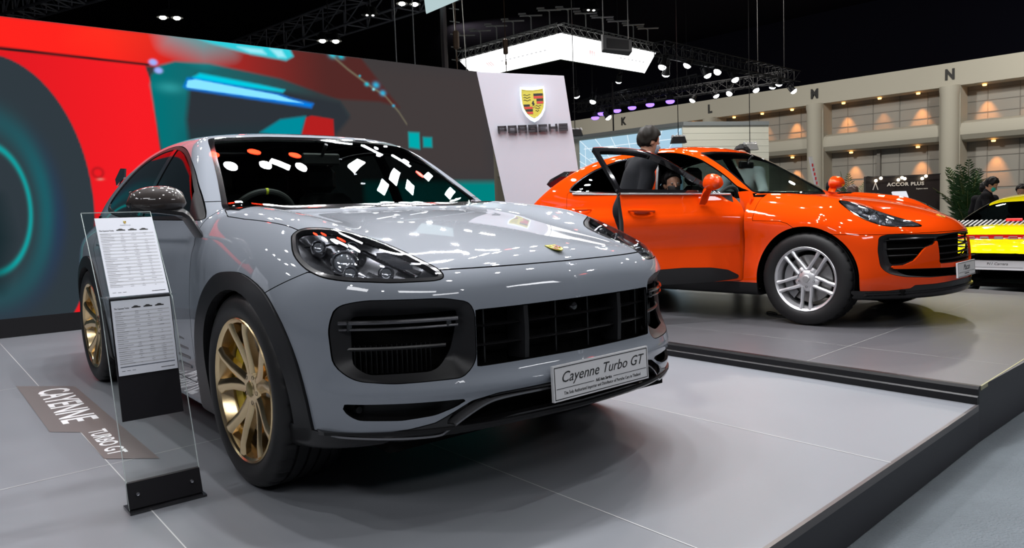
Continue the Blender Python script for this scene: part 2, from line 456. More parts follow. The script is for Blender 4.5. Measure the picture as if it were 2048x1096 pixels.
def halves(S):
    """keep y>=0, mirror, weld the seam"""
    a, b = S.cut(-S.V[:, 1]); a.V[:, 1] = np.where(np.abs(a.V[:, 1]) < 1e-6, 0, a.V[:, 1])
    M = a+a.mirror(); n = len(a.V); seam = np.abs(M.V[:, 1]) < 1e-6
    mp = np.arange(len(M.V)); i = np.where(seam[:n])[0]; mp[i+n] = i
    M.N[i, 1] = 0
    return Srf(M.V, M.N, mp[M.T]).compact()
# ---------------------------------------------------------------- shared car pieces
def near(S, axes, poly, cond, Vm=True):
    """signed distance of surface points to an outline drawn in one elevation, both sides of the car at once"""
    V = S.V.copy(); V[:, 1] = -np.abs(V[:, 1])
    d = sdp(np.stack([V@np.asarray(axes[0], float), V@np.asarray(axes[1], float)], 1), poly)
    return np.where(cond(V), d, .1)
SIDE = ((1, 0, 0), (0, 0, 1)); FRONT = ((0, 1, 0), (0, 0, 1)); TOP = ((1, 0, 0), (0, 1, 0))
def carve(S, f, gap=.0018):
    """-> (inside, rest) with a thin shut line between them"""
    a, b = S.cut(f(S)+gap)
    _, c = b.cut(f(b)-gap)
    return a, c
def sides(S):
    a, b = S.cut(S.V[:, 1]); return a, b      # right (y<0), left
def bowl(S, f, depth, slope=1.0):
    """sink a patch: deeper away from its outline"""
    d = -f(S); k = np.clip(d*slope, 0, depth)[:, None]
    V = S.V-S.N*k
    T = S.T; n = np.cross(V[T[:, 1]]-V[T[:, 0]], V[T[:, 2]]-V[T[:, 0]]); N = np.zeros_like(V)
    for i in range(3): np.add.at(N, T[:, i], n)
    N /= np.maximum(np.linalg.norm(N, axis=1), 1e-12)[:, None]
    return Srf(V, N, T)

def make_wheel(parent, loc, flip, R, rr, w, style, m_rim, m_cal, steer=0.):
    """rim with tyre, disc, caliper and centre cap; axle along y, outer face at -y"""
    rot = (0, 0, steer+(PI if flip else 0))
    b = MB()
    b.lathe([(rr-.006, .006), (rr, .0), (rr+.004, .004), (rr+.004, .016), (rr-.012, .02), (rr-.024, .05), (rr-.03, w-.03), (rr-.005, w-.012)], n=64, axis='Y')
    b.lathe([(rr-.006, .006), (rr-.016, .012), (rr-.02, .03), (rr-.03, .06)], n=64, axis='Y')
    def ray(a, r, y): return Vector((r*math.cos(a), y, r*math.sin(a)))
    def spoke(path, wid, dep):
        rings = []
        for (a, r, y), h, d in zip(path, wid, dep):
            c = ray(a, r, y); t = Vector((-math.sin(a), 0, math.cos(a)))
            rings.append([c-t*h+Vector((0, .006, 0)), c-t*h*.25+Vector((0, -.004, 0)), c+t*h*.25+Vector((0, -.004, 0)), c+t*h+Vector((0, .006, 0)), c+t*h*.8+Vector((0, d, 0)), c-t*h*.8+Vector((0, d, 0))])
        b.loft(rings)
    if style == 'vee':
        for k in range(5):
            th = PI/2+k*2*PI/5+.12
            for s in (-1, 1):
                spoke([(th+s*.20, .045, .045), (th+s*.17, .10, .040), (th+s*.20, .17, .026), (th+s*.25, .235, .012), (th+s*.29, rr-.012, .008)], [.030, .030, .026, .025, .034], [.05, .045, .035, .03, .03])
            spoke([(th, .10, .05), (th, .16, .046), (th, .20, .044)], [.016, .010, .003], [.03, .02, .01])
        b.lathe([(.0, .034), (.03, .034), (.034, .038), (.066, .040), (.078, .05), (.08, .08)], n=40, axis='Y')
        holes = [(PI/2+.12+(k+.5)*2*PI/5, .056) for k in range(5)]
    else:
        for k in range(5):
            th = -PI/2+.0+k*2*PI/5
            for s in (-1, 1):
                e = .036
                spoke([(th+s*math.asin(e/.075), .075, .035), (th+s*math.asin(e/.14), .14, .026), (th+s*math.asin(.034/.19), .19, .016), (th+s*math.asin(.037/(rr-.012)), rr-.012, .008)], [.016, .013, .012, .017], [.04, .035, .03, .03])
            spoke([(th, .05, .04), (th, .075, .038), (th, .10, .045)], [.036, .034, .02], [.04, .03, .02])
        b.lathe([(.0, .022), (.03, .022), (.034, .028), (.06, .032), (.078, .045), (.08, .08)], n=40, axis='Y')
        holes = [(-PI/2+k*2*PI/5+.0, .062) for k in range(5)]
    wheel = b.build('wheel', m_rim, parent, loc=loc, rot=rot, angle=28)
    t = MB()
    g = .012; W2 = w
    prof = [(rr-.004, .018), (rr+.004, .006), (rr+.012, .001), (rr+.035, -.006), (rr+(R-rr)*.55, -.007), (R-.028, .0), (R-.012, .010), (R-.004, .022), (R-.001, .034)]
    for q in (.24, .42, .58, .76):
        y = W2*q; prof += [(R, y-.006), (R-.009, y-.005), (R-.009, y+.005), (R, y+.006)]
    prof += [(R-.001, W2-.034), (R-.012, W2-.012), (R-.03, W2), (rr+.03, W2+.004), (rr-.004, W2-.012)]
    n = 180; t.lathe(prof, n=n, axis='Y')
    for i, (r, y) in enumerate(prof):           # cross grooves on the shoulders
        if abs(r-R) < .006 and (y < W2*.22 or y > W2*.78):
            for j in range(0, n, 6):
                v = t.v[i*n+j]; f = (R-.010)/max(1e-6, math.hypot(v[0], v[2])); t.v[i*n+j] = (v[0]*f, v[1], v[2]*f)
    t.build('tyre', RUBBER, wheel, angle=40)
    d = MB(); d.lathe([(.08, .07), (.09, .085), (rr*.74, .085), (rr*.75, .09), (rr*.75, .115), (.09, .115)], n=48, axis='Y')
    for j in range(24):
        a = j*2*PI/24
        for r in (rr*.45, rr*.6): d.box((r*math.cos(a), .0845, r*math.sin(a)), (.008, .002, .008), DARK if False else None)
    d.build('brake_disc', STEEL, wheel)
    c = MB(); c.lathe([(rr*.52, .06), (rr*.78, .06), (rr*.82, .075), (rr*.82, .13), (rr*.52, .13), (rr*.52, .06)], n=12, axis='Y', a0=PI*.70+(0 if not flip else PI), a1=PI*1.22+(0 if not flip else PI))
    tag(c.build('brake_caliper', m_cal, wheel), 'coloured brake caliper behind the spokes')
    p = MB(); p.lathe([(.0, .028 if style == 'vee' else .016), (.024, .029 if style == 'vee' else .017), (.031, .034 if style == 'vee' else .023)], n=24, axis='Y')
    p.build('centre_cap', mat('cap_'+m_rim.name, (.35, .28, .12) if style == 'vee' else (.5, .5, .5), .35, .8), wheel)
    for a, r in holes:
        h = MB(); y0 = .030 if style == 'vee' else .022
        h.lathe([(.0, y0+.016), (.007, y0+.015), (.009, y0+.008), (.011, y0+.02)], n=10, axis='Y', c=(r*math.cos(a), 0, r*math.sin(a)))
        h.build('wheel_bolt', BLACK, wheel)
    return wheel

def seat(parent, x, y, z, m, head=True, w=.50):
    b = MB(); cu = lambda pts, ww, mm: None
    def slab(pts, hw, th):
        rings = []
        for (px, pz), t, h in zip(pts, th, hw):
            rings.append([(x+px-t*.5, y-h, z+pz), (x+px-t*.5, y-h*.6, z+pz+.015), (x+px-t*.3, y+h*.6, z+pz+.015), (x+px-t*.5, y+h, z+pz), (x+px+t*.5, y+h*.9, z+pz), (x+px+t*.5, y-h*.9, z+pz)])
        return rings
    b.box((x+.05, y, z+.10), (.50, w, .16), bev=.05)
    rings = []
    for px, pz, hw, t in ((-.16, .12, w*.5, .12), (-.20, .3, w*.52, .14), (-.27, .5, w*.5, .13), (-.33, .66, w*.40, .09), (-.35, .70, w*.3, .05)):
        rings.append([(x+px-t, y-hw*.8, z+pz), (x+px-t, y+hw*.8, z+pz), (x+px-t*.3, y+hw, z+pz), (x+px+.04, y+hw*.95, z+pz), (x+px, y+hw*.6, z+pz), (x+px, y-hw*.6, z+pz), (x+px+.04, y-hw*.95, z+pz), (x+px-t*.3, y-hw, z+pz)])
    b.loft(rings)
    if head:
        b.box((x-.40, y, z+.80), (.10, .27, .19), bev=.045)
        for s in (-1, 1): b.tube([(x-.36, y+s*.06, z+.64), (x-.39, y+s*.06, z+.76)], .007)
    return b.build('car_seat', m, parent)

def steering_wheel(parent, c, r, mark, tilt=1.15):
    b = MB(); d = Vector((math.cos(tilt), 0, -math.sin(tilt)))     # rim plane direction
    e1 = Vector((0, 1, 0)); e2 = Vector((math.sin(.5), 0, math.cos(.5))); n = e1.cross(e2)
    P = [Vector(c)+e1*r*math.cos(a)+e2*r*math.sin(a) for a in np.linspace(0, 2*PI, 37)[:-1]]
    b.tube(P, .017, n=10, closed=True)
    for a in (0., PI, -PI/2): b.tube([Vector(c), Vector(c)+e1*r*math.cos(a)+e2*r*math.sin(a)], [.03, .014], n=8)
    b.ball(c, (.05, .07, .06))
    o = b.build('steering_wheel', mat('steering_leather', (.02, .02, .02), .6), parent)
    if mark:
        k = MB(); k.tube([Vector(c)+e1*r*math.cos(a)+e2*r*math.sin(a) for a in (PI/2-.035, PI/2, PI/2+.035)], .0185, n=10)
        k.build('top_marker', mat('yellow_stripe', (.7, .75, .02), .5), o)
    return o

def crest(parent, o, e1, e2, h, name='badge', relief=.004):
    """the shield: gold field, red and black bars, small horse block in the middle"""
    o, e1, e2 = Vector(o), Vector(e1).normalized(), Vector(e2).normalized(); n = e1.cross(e2); w = h*.76
    half = [(0, .46), (.25, .47), (.48, .5), (.5, .3), (.49, .02), (.44, -.16), (.32, -.33), (.16, -.44), (0, -.5)]
    sh = [(x*w, y*h) for x, y in half]+[(-x*w, y*h) for x, y in half[::-1][1:-1]]
    b = MB(); gold = mat('crest_gold', (.56, .50, .05), .4); rd = mat('crest_red', (.55, .04, .03), .4); bk = INK
    b.prism(sh, o, e1, e2, n*relief, gold)
    def bar(x0, x1, y0, y1, m, k=1.2): 
        def lim(x, y): 
            yy = [p[1] for p in half]; xx = [p[0] for p in half]; q = np.interp(-y, [-v for v in yy[2:]], xx[2:])*.93; return max(-q, min(q, x))
        b.prism([(lim(x0, y0)*w, y0*h), (lim(x1, y0)*w, y0*h), (lim(x1, y1)*w, y1*h), (lim(x0, y1)*w, y1*h)], o+n*relief, e1, e2, n*relief*.35*k, m)
    for i, m in enumerate((bk, rd, bk, rd)):
        x0 = .04 if i < 2 else .16
        bar(x0, .47, .34-i*.09, .265-i*.09, m)
        bar(-.47, -.04 if i > 0 else -.16, -.02-i*.085, -.09-i*.085, m)
    for i in range(3):                       # antlers
        for s, x0, x1, y0 in ((-1, -.42, -.10, .30-i*.09), (1, .08, .36-i*.06, -.08-i*.085)):
            pts = [(x0+(x1-x0)*t, y0+.02*math.sin(t*9)) for t in np.linspace(0, 1, 7)]
            b.tube([o+e1*p[0]*w+e2*p[1]*h+n*relief*1.1 for p in pts], h*.010, bk, n=4)
    b.prism([(.12*w*math.cos(a), .13*h*math.sin(a)-.0*h) for a in np.linspace(0, 2*PI, 17)[:-1]], o+n*relief, e1, e2, n*relief*.6, gold)
    b.prism([(x*w, y*h) for x, y in ((-.06, -.09), (-.02, -.03), (-.07, .0), (-.02, .08), (.04, .10), (.03, .03), (.07, -.02), (.03, -.04), (.05, -.10), (.0, -.05))], o+n*relief*1.6, e1, e2, n*relief*.4, bk)
    b.tube([o+e1*p[0]*.97+e2*p[1]*.97+n*relief for p in sh], h*.012, gold, n=5, closed=True)
    return b.build(name, None, parent, smooth=False), sh
# ---------------------------------------------------------------- stage floors
K = Vector((2.364, 3.814, 0))
dS = Vector((-.6136, .7896, 0)); dE = Vector((.7212, .6927, 0))
def slab(name, poly, z0, z1, m, ms=None):
    n = len(poly); vs = [(p[0], p[1], z1) for p in poly]+[(p[0], p[1], z0) for p in poly]
    b = MB(); b.add(vs, [tuple(range(n))], m); b.add(vs, [tuple(range(n, 2*n))[::-1]]+[(i, n+i, n+(i+1) % n, (i+1) % n) for i in range(n)], ms or m)
    return tag(b.build(name, None, smooth=False), kind='structure')
def floor_mat(name, col, rough, var=.06, spec=.5, sc=.7):
    m = mat(name, col, rough, spec=spec); nt = m.node_tree; b = nt.nodes['Principled BSDF']
    tc = nt.nodes.new('ShaderNodeTexCoord'); n = nt.nodes.new('ShaderNodeTexNoise'); n.inputs['Scale'].default_value = sc; n.inputs['Detail'].default_value = 5; n.inputs['Roughness'].default_value = .6
    r = nt.nodes.new('ShaderNodeValToRGB'); r.color_ramp.elements[0].position = .3; r.color_ramp.elements[1].position = .7
    r.color_ramp.elements[0].color = (*[c*(1-var) for c in col], 1); r.color_ramp.elements[1].color = (*[c*(1+var) for c in col], 1)
    mp = nt.nodes.new('ShaderNodeMapRange'); mp.inputs[3].default_value = rough*.8; mp.inputs[4].default_value = rough*1.25
    nt.links.new(tc.outputs['Object'], n.inputs['Vector']); nt.links.new(n.outputs['Fac'], r.inputs[0]); nt.links.new(r.outputs[0], b.inputs['Base Color']); nt.links.new(n.outputs['Fac'], mp.inputs[0]); nt.links.new(mp.outputs[0], b.inputs['Roughness'])
    return m
FLOOR = floor_mat('stage_laminate', (.172, .181, .199), .42, spec=.35)
FLOOR2 = floor_mat('raised_stage_laminate', (.085, .084, .091), .34, spec=.35)  # darker colour also stands in for the weaker light over this stage
FASCIA = mat('dark_fascia', (.030, .030, .036), .5, spec=.3)
LEDE = Vector((math.cos(math.radians(40)), math.sin(math.radians(40)), 0)); LEDN = Vector((LEDE.y, -LEDE.x, 0)); LED0 = Vector((-5.159, 7.562, 0))
P1 = [K, K-dE*9, K-dE*9+dS*9.5, Vector((-8.0, 4.9, 0)), K+dS*8.3]
slab('floor_stage', [(p.x, p.y) for p in P1], HALL, 0, FLOOR, FASCIA)
P2a = K; P2b = Vector((5.6, 6.75, 0)); P2c = Vector((4.25, 9.05, 0)); P2d = Vector((-.1, 11.9, 0)); P2e = K+dS*8.3
slab('floor_raised_stage', [(p.x, p.y) for p in (P2a, P2b, P2c, P2d, P2e)], HALL, STEP, FLOOR2, FASCIA)
carpet = floor_mat('grey_carpet', (.125, .142, .155), .95, .12, .1, 2.)
_nt = carpet.node_tree; _n = _nt.nodes.new('ShaderNodeTexNoise'); _n.inputs['Scale'].default_value = 90; _b = _nt.nodes.new('ShaderNodeBump'); _b.inputs['Strength'].default_value = .8; _b.inputs['Distance'].default_value = .01
_mx = _nt.nodes.new('ShaderNodeMix'); _mx.data_type = 'RGBA'; _mx.blend_type = 'MULTIPLY'; _mx.inputs[0].default_value = .6
_tc = [n for n in _nt.nodes if n.type == 'TEX_COORD'][0]; _nt.links.new(_tc.outputs['Object'], _n.inputs['Vector']); _nt.links.new(_n.outputs['Fac'], _b.inputs['Height']); _nt.links.new(_b.outputs['Normal'], _nt.nodes['Principled BSDF'].inputs['Normal'])
slab('floor_hall', [(-60, -8), (60, -8), (60, 75), (-60, 75)], HALL-.2, HALL-.002, carpet)
# joints between the floor boards
def seams(name, lines, z, m):
    b = MB()
    for p, q in lines:
        p, q = Vector(p), Vector(q); d = (q-p).normalized(); n = Vector((-d.y, d.x))*.0022
        b.add([(*(p-n), z), (*(q-n), z), (*(q+n), z), (*(p+n), z)], [(0, 1, 2, 3)])
    return tag(b.build(name, m, smooth=False), kind='structure')
SEAM = mat('joint_line', (.50, .50, .50), .5)
e_ = Vector((.7212, .6927)); s_ = Vector((-.6236, .7817))
def ln(p, d, a, b): p = Vector(p); return ((p+d*a), (p+d*b))
seams('floor_joints', [ln((.7116, 3.99), -s_, -1.2, 1.27), ln((-.0585, 3.043), -s_, -1.6, 1.10), ln((-1.6723, 3.135), -s_, -5.2, 1.6), ln((-2.142, 3.057), e_, -2, 1.1), ln((-3.3, 5.2), e_, -2.5, -.1)], .0012, SEAM)
seams('floor_raised_joints', [ln((2.36, 4.9), -s_, -4, .76), ln((3.1, 5.75), -s_, -2, .86), ln((2.2, 5.0), e_, -.56, 2.8)], STEP+.0012, mat('joint_line_dark', (.30, .30, .29), .5))
# black two-step nosing along the raised stage, metal edge of the lower one
b = MB(); n = Vector((-dS.y, dS.x, 0)); n = n if n.dot(Vector((-1, -1, 0))) > 0 else -n
o = K+dE*.01
b.loft([[tuple(p+n*a+Vector((0, 0, h))) for a, h in ((0, .002), (.028, .002), (.028, .038), (.018, .045), (.018, .078), (.010, .0925), (-.02, .0925), (-.02, .002))] for p in (o, o+dS*7.0)])
tag(b.build('stage_step_nosing', mat('black_rubber_edge', (.006, .006, .007), .35, spec=.3), smooth=False), 'black ribbed edge strip along the raised stage step', 'edge strip')
b = MB(); m2 = Vector((dE.y, -dE.x, 0)); b.loft([[tuple(p+m2*a+Vector((0, 0, h))) for a, h in ((-.012, .0005), (.004, .0005), (.004, -.03), (.0, -.03), (.0, 0-.001))] for p in (K-dE*.02, K-dE*9)])
tag(b.build('stage_edge_trim', mat('brown_edge', (.10, .09, .09), .35, .3), smooth=False), 'thin dark metal trim along the lower stage edge', 'edge trim')
b = MB(); b.loft([[tuple(p+m2*a+Vector((0, 0, h))) for a, h in ((-.004, STEP+.0015), (.004, STEP+.0015), (.004, STEP-.02), (.0, STEP-.02))] for p in (K+dE*.02, K+dE*3.2)])
tag(b.build('raised_stage_edge_trim', mat('yellowish_edge', (.30, .28, .16), .4, .3), smooth=False), 'thin pale trim along the raised stage edge', 'edge trim')

# ---------------------------------------------------------------- LED wall
def led_colours(s, z):
    P = np.stack([s, z], 1)
    def pick(poly, soft): d = sdp(P, poly, .1+2*soft); return np.clip(.5-d/(2*soft), 0, 1)[:, None]
    def lay(c, col, a): return c*(1-a)+np.array(col)*a
    band = [(-3.0, 3.4), (0.0, 3.2), (1.63, 3.2), (3.13, 3.2), (4.25, 3.2), (4.82, 2.58), (4.51, 2.64), (3.64, 2.63), (2.26, 2.83), (1.76, 2.85), (0.21, 2.81), (-3.0, 2.84)]
    redlow = [(-3.0, 2.88), (1.55, 2.85), (1.6, 2.66), (1.64, 1.97), (1.73, 1.24), (1.63, -.29), (-3, -.03)]
    lamp = [(1.59, 2.63), (1.61, 2.74), (1.71, 2.86), (1.87, 2.92), (2.26, 2.93), (3.11, 2.83), (3.91, 2.62), (4.05, 2.44), (3.74, 2.1), (3.05, 1.80), (1.70, 1.6), (1.63, 2.25)]
    lampdark = [(2.01, 2.64), (2.1, 2.79), (3.1, 2.69), (3.91, 2.59), (4.04, 2.4), (3.73, 2.07), (3.05, 1.85), (1.98, 1.7), (1.95, 2.27)]
    c = np.tile(np.array([.040, .042, .046]), (len(s), 1))
    c = lay(c, (.055, .045, .045), pick([(3, 3.3), (6.5, 3.3), (6.5, 1.5), (3, 1.5)], .3))
    t = np.clip((s-1.2)/2.6, 0, 1)[:, None]; a = pick(band, .025)
    red = np.array([1.0, .018, .013])*(1-t)**1.6+np.array([.085, .022, .02])*(1-(1-t)**1.6)
    c = c*(1-a)+red*a
    a = pick(redlow, .01); k = np.clip((s-.2)/1.2, 0, 1)[:, None]
    c = c*(1-a)+(np.array([.93, .012, .018])*k+np.array([.75, .011, .016])*(1-k))*a
    a = pick([(1.0, 3.3), (1.7, 3.3), (1.7, 3.05), (1.3, 2.95), (.9, 3.05)], .2)*.25; c = lay(c, (1, .06, .02), a)
    c = lay(c, (.045, .01, .012), pick([(-.4, 2.905), (.13, 2.90), (.73, 2.885), (1.6, 2.865), (1.6, 2.84), (.73, 2.855), (.13, 2.865), (-.4, 2.87)], .008))
    wheel = [(.15+(1.0-.0)*math.cos(a)*.84-.0, 1.3+1.52*math.sin(a)) for a in np.linspace(-PI/2, PI/2, 40)]
    wheel = [(x-.05, y) for x, y in wheel] + [(-3.2, 2.75), (-3.2, -.2)]; c = lay(c, (.030, .042, .052), pick(wheel, .008))
    w0 = np.hypot((s+.0)/.84, (z-1.3)/1.52)
    c = lay(c, (.0, .16, .19), (np.exp(-((w0-.60)/.10)**2)*np.clip(1.15-np.abs(z-1.4)*.7, 0, 1)*.55)[:, None])
    c = lay(c, (.02, .035, .10), (np.exp(-((w0-.72)/.08)**2)*np.clip(.8-np.abs(z-1.1)*.7, 0, 1)*.7)[:, None])
    c = lay(c, (.0, .42, .42), (np.exp(-((w0-.425)/.022)**2)*.8*(w0 < .9))[:, None])
    c = lay(c, (.006, .02, .024), pick([(-.6, 1.1), (.08, 1.4), (.14, 1.0), (.02, .5), (-.6, .3)], .12))
    a = pick(lamp, .02); q = np.clip((s-1.6)/2.0, 0, 1)[:, None]; teal = np.array([.0, .17, .185])*(1-q)+np.array([.033, .045, .05])*q
    teal = teal+np.array([.02, .14, .14])*np.exp(-(((s-1.80)/.14)**2+((z-2.62)/.06)**2))[:, None]
    c = c*(1-a)+teal*a
    c = lay(c, (.026, .032, .040), pick(lampdark, .035)); c = lay(c, (.0, .05, .06), pick([(2.0, 2.05), (3.2, 2.15), (3.2, 1.8), (2.0, 1.7)], .2)*.5)
    c = lay(c, (.0, .62, .78), pick([(2.06, 2.76), (2.14, 2.81), (2.85, 2.735), (3.16, 2.695), (3.13, 2.665), (2.07, 2.73)], .02))
    c = lay(c, (.0, .22, .85), pick([(1.95, 2.64), (2.0, 2.74), (2.09, 2.75), (3.09, 2.64), (3.22, 2.60), (3.53, 2.55), (3.5, 2.50), (1.99, 2.62)], .025))
    c = lay(c, (.25, .80, 1.1), pick([(1.98, 2.65), (2.0, 2.715), (2.09, 2.735), (3.05, 2.63), (3.22, 2.585), (3.4, 2.55), (3.2, 2.555), (1.99, 2.635)], .008))
    c = lay(c, (.45, .014, .014), pick([(3.33, 2.10), (3.42, 2.37), (3.50, 2.40), (3.8, 2.37), (3.80, 2.10)], .012))
    c = lay(c, (.0, .26, .33), pick([(2.81, 2.16), (3.08, 2.33), (3.42, 2.39), (3.32, 2.10)], .02))
    c = lay(c, (.01, .42, .45), pick([(1.75, 3.3), (2.3, 3.3), (2.5, 3.1), (2.2, 3.0), (1.8, 3.12)], .18)*.8)
    c = lay(c, (.03, .62, .72), pick([(2.05, 3.22), (3.25, 3.22), (3.30, 3.12), (3.20, 3.06), (2.75, 3.09), (2.3, 3.16)], .02))
    c = lay(c, (.35, .85, .95), pick([(2.6, 3.16), (2.9, 3.16), (2.95, 3.11), (2.75, 3.11)], .02)); c = lay(c, (.35, .85, .95), pick([(3.0, 3.18), (3.15, 3.18), (3.2, 3.1), (3.1, 3.09)], .02))
    pth = np.array([(3.78, 3.22), (4.05, 3.03), (4.37, 2.84), (4.60, 2.72), (4.80, 2.52), (4.92, 2.36)]); w = [(x, y+.012) for x, y in pth]+[(x, y-.012) for x, y in pth[::-1]]
    c = lay(c, (.22, .20, .13), pick(w, .012)*.8)
    for x, y, r, col in ((3.84, 3.2, .05, (.0, .6, .75)), (3.96, 3.19, .04, (.0, .6, .75)), (4.46, 2.86, .045, (.02, .5, .8)), (4.32, 2.86, .03, (.0, .6, .75)), (4.56, 2.76, .04, (.02, .5, .8)), (4.42, 2.80, .02, (.3, .9, 1.)), (4.72, 2.60, .02, (.02, .5, .8)), (4.22, 2.96, .015, (.0, .6, .75))):
        c = lay(c, col, np.exp(-(((s-x)/r)**2+((z-y)/(r*.8))**2))[:, None]*.9)
    c = lay(c, (.0, .40, .42), pick([(4.94, 2.25), (5.12, 2.25), (5.12, 2.02), (4.94, 2.04)], .02)); c = lay(c, (.0, .36, .38), pick([(5.18, 2.19), (5.33, 2.19), (5.33, 2.05), (5.18, 2.05)], .02))
    c = lay(c, (.0, .22, .21), pick([(4.2, 1.56), (8, 1.56), (8, .3), (4.2, .3)], .05))
    for x, y, r in ((1.64, 2.885, .035), (1.69, 2.80, .035)): c = lay(c, (.35, .45, 1.0), np.exp(-(((s-x)/(r*1.3))**2+((z-y)/r)**2)**2)[:, None])
    d = np.hypot(s-1.0, (z-1.66)); c = lay(c, (.45, .01, .014), (np.exp(-((d-.05)/.016)**2)*.8)[:, None]); c = lay(c, (.7, .25, .2), np.exp(-(((s-1.02)/.03)**2+((z-1.59)/.012)**2))[:, None])
    return np.clip(c, 0, 2)
def led_wall():
    s0, s1, z0, z1 = -3., 6.45, .19, 3.195; h = .0135; ns = int((s1-s0)/h)+1; nz = int((z1-z0)/h)+1
    s, z = np.meshgrid(np.linspace(s0, s1, ns), np.linspace(z0, z1, nz), indexing='ij'); s = s.ravel(); z = z.ravel()
    V = np.stack([LED0.x+LEDE.x*s, LED0.y+LEDE.y*s, z], 1)
    i = np.arange(ns-1)[:, None]*nz+np.arange(nz-1)[None]; i = i.ravel(); F = np.stack([i, i+nz, i+nz+1, i+1], 1)
    me = bpy.data.meshes.new('screen'); me.vertices.add(len(V)); me.vertices.foreach_set('co', V.astype(np.float32).ravel()); me.loops.add(len(F)*4); me.loops.foreach_set('vertex_index', F.astype(np.int32).ravel())
    me.polygons.add(len(F)); me.polygons.foreach_set('loop_start', np.arange(0, len(F)*4, 4, dtype=np.int32)); me.update(calc_edges=True)
    at = me.color_attributes.new('picture', 'FLOAT_COLOR', 'POINT'); c = led_colours(s, z); at.data.foreach_set('color', np.concatenate([c, np.ones((len(c), 1))], 1).astype(np.float32).ravel())
    m = bpy.data.materials.new('led_screen'); m.use_nodes = True; nt = m.node_tree; nt.nodes.clear(); o = nt.nodes.new('ShaderNodeOutputMaterial'); e = nt.nodes.new('ShaderNodeEmission'); a = nt.nodes.new('ShaderNodeAttribute'); a.attribute_name = 'picture'
    nt.links.new(a.outputs['Color'], e.inputs[0]); e.inputs[1].default_value = 1.0; nt.links.new(e.outputs[0], o.inputs[0]); me.materials.append(m)
    root = empty('video_wall', tuple(LED0), 0, 'huge video screen showing a close-up of a red car front, behind the grey car', 'screen')
    o = link('screen', me, root); o.matrix_parent_inverse = Matrix.Translation(-LED0)
    b = MB(); b.box((0, 0, 0), (.01, .01, .01)); b = MB()
    P = lambda s, z, k: tuple(LEDE*s+LEDN*k+Vector((0, 0, z)))
    b.loft([[P(s, .19, .02), P(s, 0.001, .02), P(s, 0.001, -.3), P(s, .19, -.3)] for s in (-3, 6.45)]); b.build('plinth', mat('black_plinth', (.007, .007, .008), .4, spec=.3), root, smooth=False)
    b = MB(); b.loft([[P(s, .19, -.01), P(s, 3.2, -.01), P(s, 3.2, -.3), P(s, .19, -.3)] for s in (-3, 6.45)]); b.build('screen_frame', BLACK, root, smooth=False)
led_wall()

# ---------------------------------------------------------------- leaning sign tower with the shield
def sign_tower():
    o = Vector((-.32, 11.25, 0)); yaw = math.radians(-2); e1 = Vector((math.cos(yaw), math.sin(yaw), 0)); n = Vector((e1.y, -e1.x, 0))
    # corners measured on the front face: (along, height)
    top = ((-.075, 3.155), (1.195, 3.035)); bot = ((.62, -.0), (1.50, -.0))
    root = empty('sign_tower', tuple(o+Vector((0, 0, 0))), 0, 'tall leaning white sign tower with a shield at the end of the video screen', 'sign')
    q = [(-.09, 3.14), (1.18, 3.03), (1.54, STEP+.001), (.47, STEP+.001)]
    b = MB(); b.prism(q, (0, 0, 0), e1, (0, 0, 1), -n*.30); b.build('tower_body', mat('pale_lilac_panel', (.50, .495, .55), .45), root, smooth=False, bevel=.004)
    lean = (Vector((0, 0, 1))+e1*-.0).normalized()
    c = e1*.72+Vector((0, 0, 2.635))+n*.012; up = (Vector((0, 0, 1))+e1*(-.05)).normalized()
    b = MB(); h = .44; w = h*.70
    half = [(0, .5), (.25, .51), (.5, .53), (.53, .3), (.52, .02), (.47, -.18), (.34, -.36), (.17, -.49), (0, -.55)]; sh = [(x*w*1.12, y*h*1.06) for x, y in half]+[(-x*w*1.12, y*h*1.06) for x, y in half[::-1][1:-1]]
    b.prism(sh, c, e1, up, n*.07); s = b.build('shield_box', emitter('white_light_edge', (.80, .92, 1.0), 1.6), root, smooth=False)
    sh_o, _ = crest(s, c+n*.071, e1, up, h*.95, 'shield_face', .012); tag(sh_o, 'yellow, red and black shield face with a rearing horse')
    for mt in ('crest_gold', 'crest_red'):
        bs = MATS[mt].node_tree.nodes['Principled BSDF']; bs.inputs['Emission Color'].default_value = bs.inputs['Base Color'].default_value; bs.inputs['Emission Strength'].default_value = .0
    # wide square lettering built from bars
    G = {'P': [(0, 0, 0, 1), (0, 1, 1, 1), (1, 1, 1, .42), (0, .42, 1, .42)], 'O': [(0, 0, 0, 1), (0, 1, 1, 1), (1, 1, 1, 0), (1, 0, 0, 0)], 'R': [(0, 0, 0, 1), (0, 1, 1, 1), (1, 1, 1, .45), (0, .45, 1, .45), (1, .45, 1, 0)],
         'S': [(0, 1, 1, 1), (0, 1, 0, .5), (0, .5, 1, .5), (1, .5, 1, 0), (0, 0, 1, 0)], 'C': [(0, 1, 1, 1), (0, 1, 0, 0), (0, 0, 1, 0)], 'H': [(0, 0, 0, 1), (1, 0, 1, 1), (0, .5, 1, .5)], 'E': [(0, 1, 1, 1), (.0, .5, 1, .5), (0, 0, 1, 0)]}
    return root, e1, up, n, G
TOWER, tE1, tUP, tN, GLYPH = sign_tower()
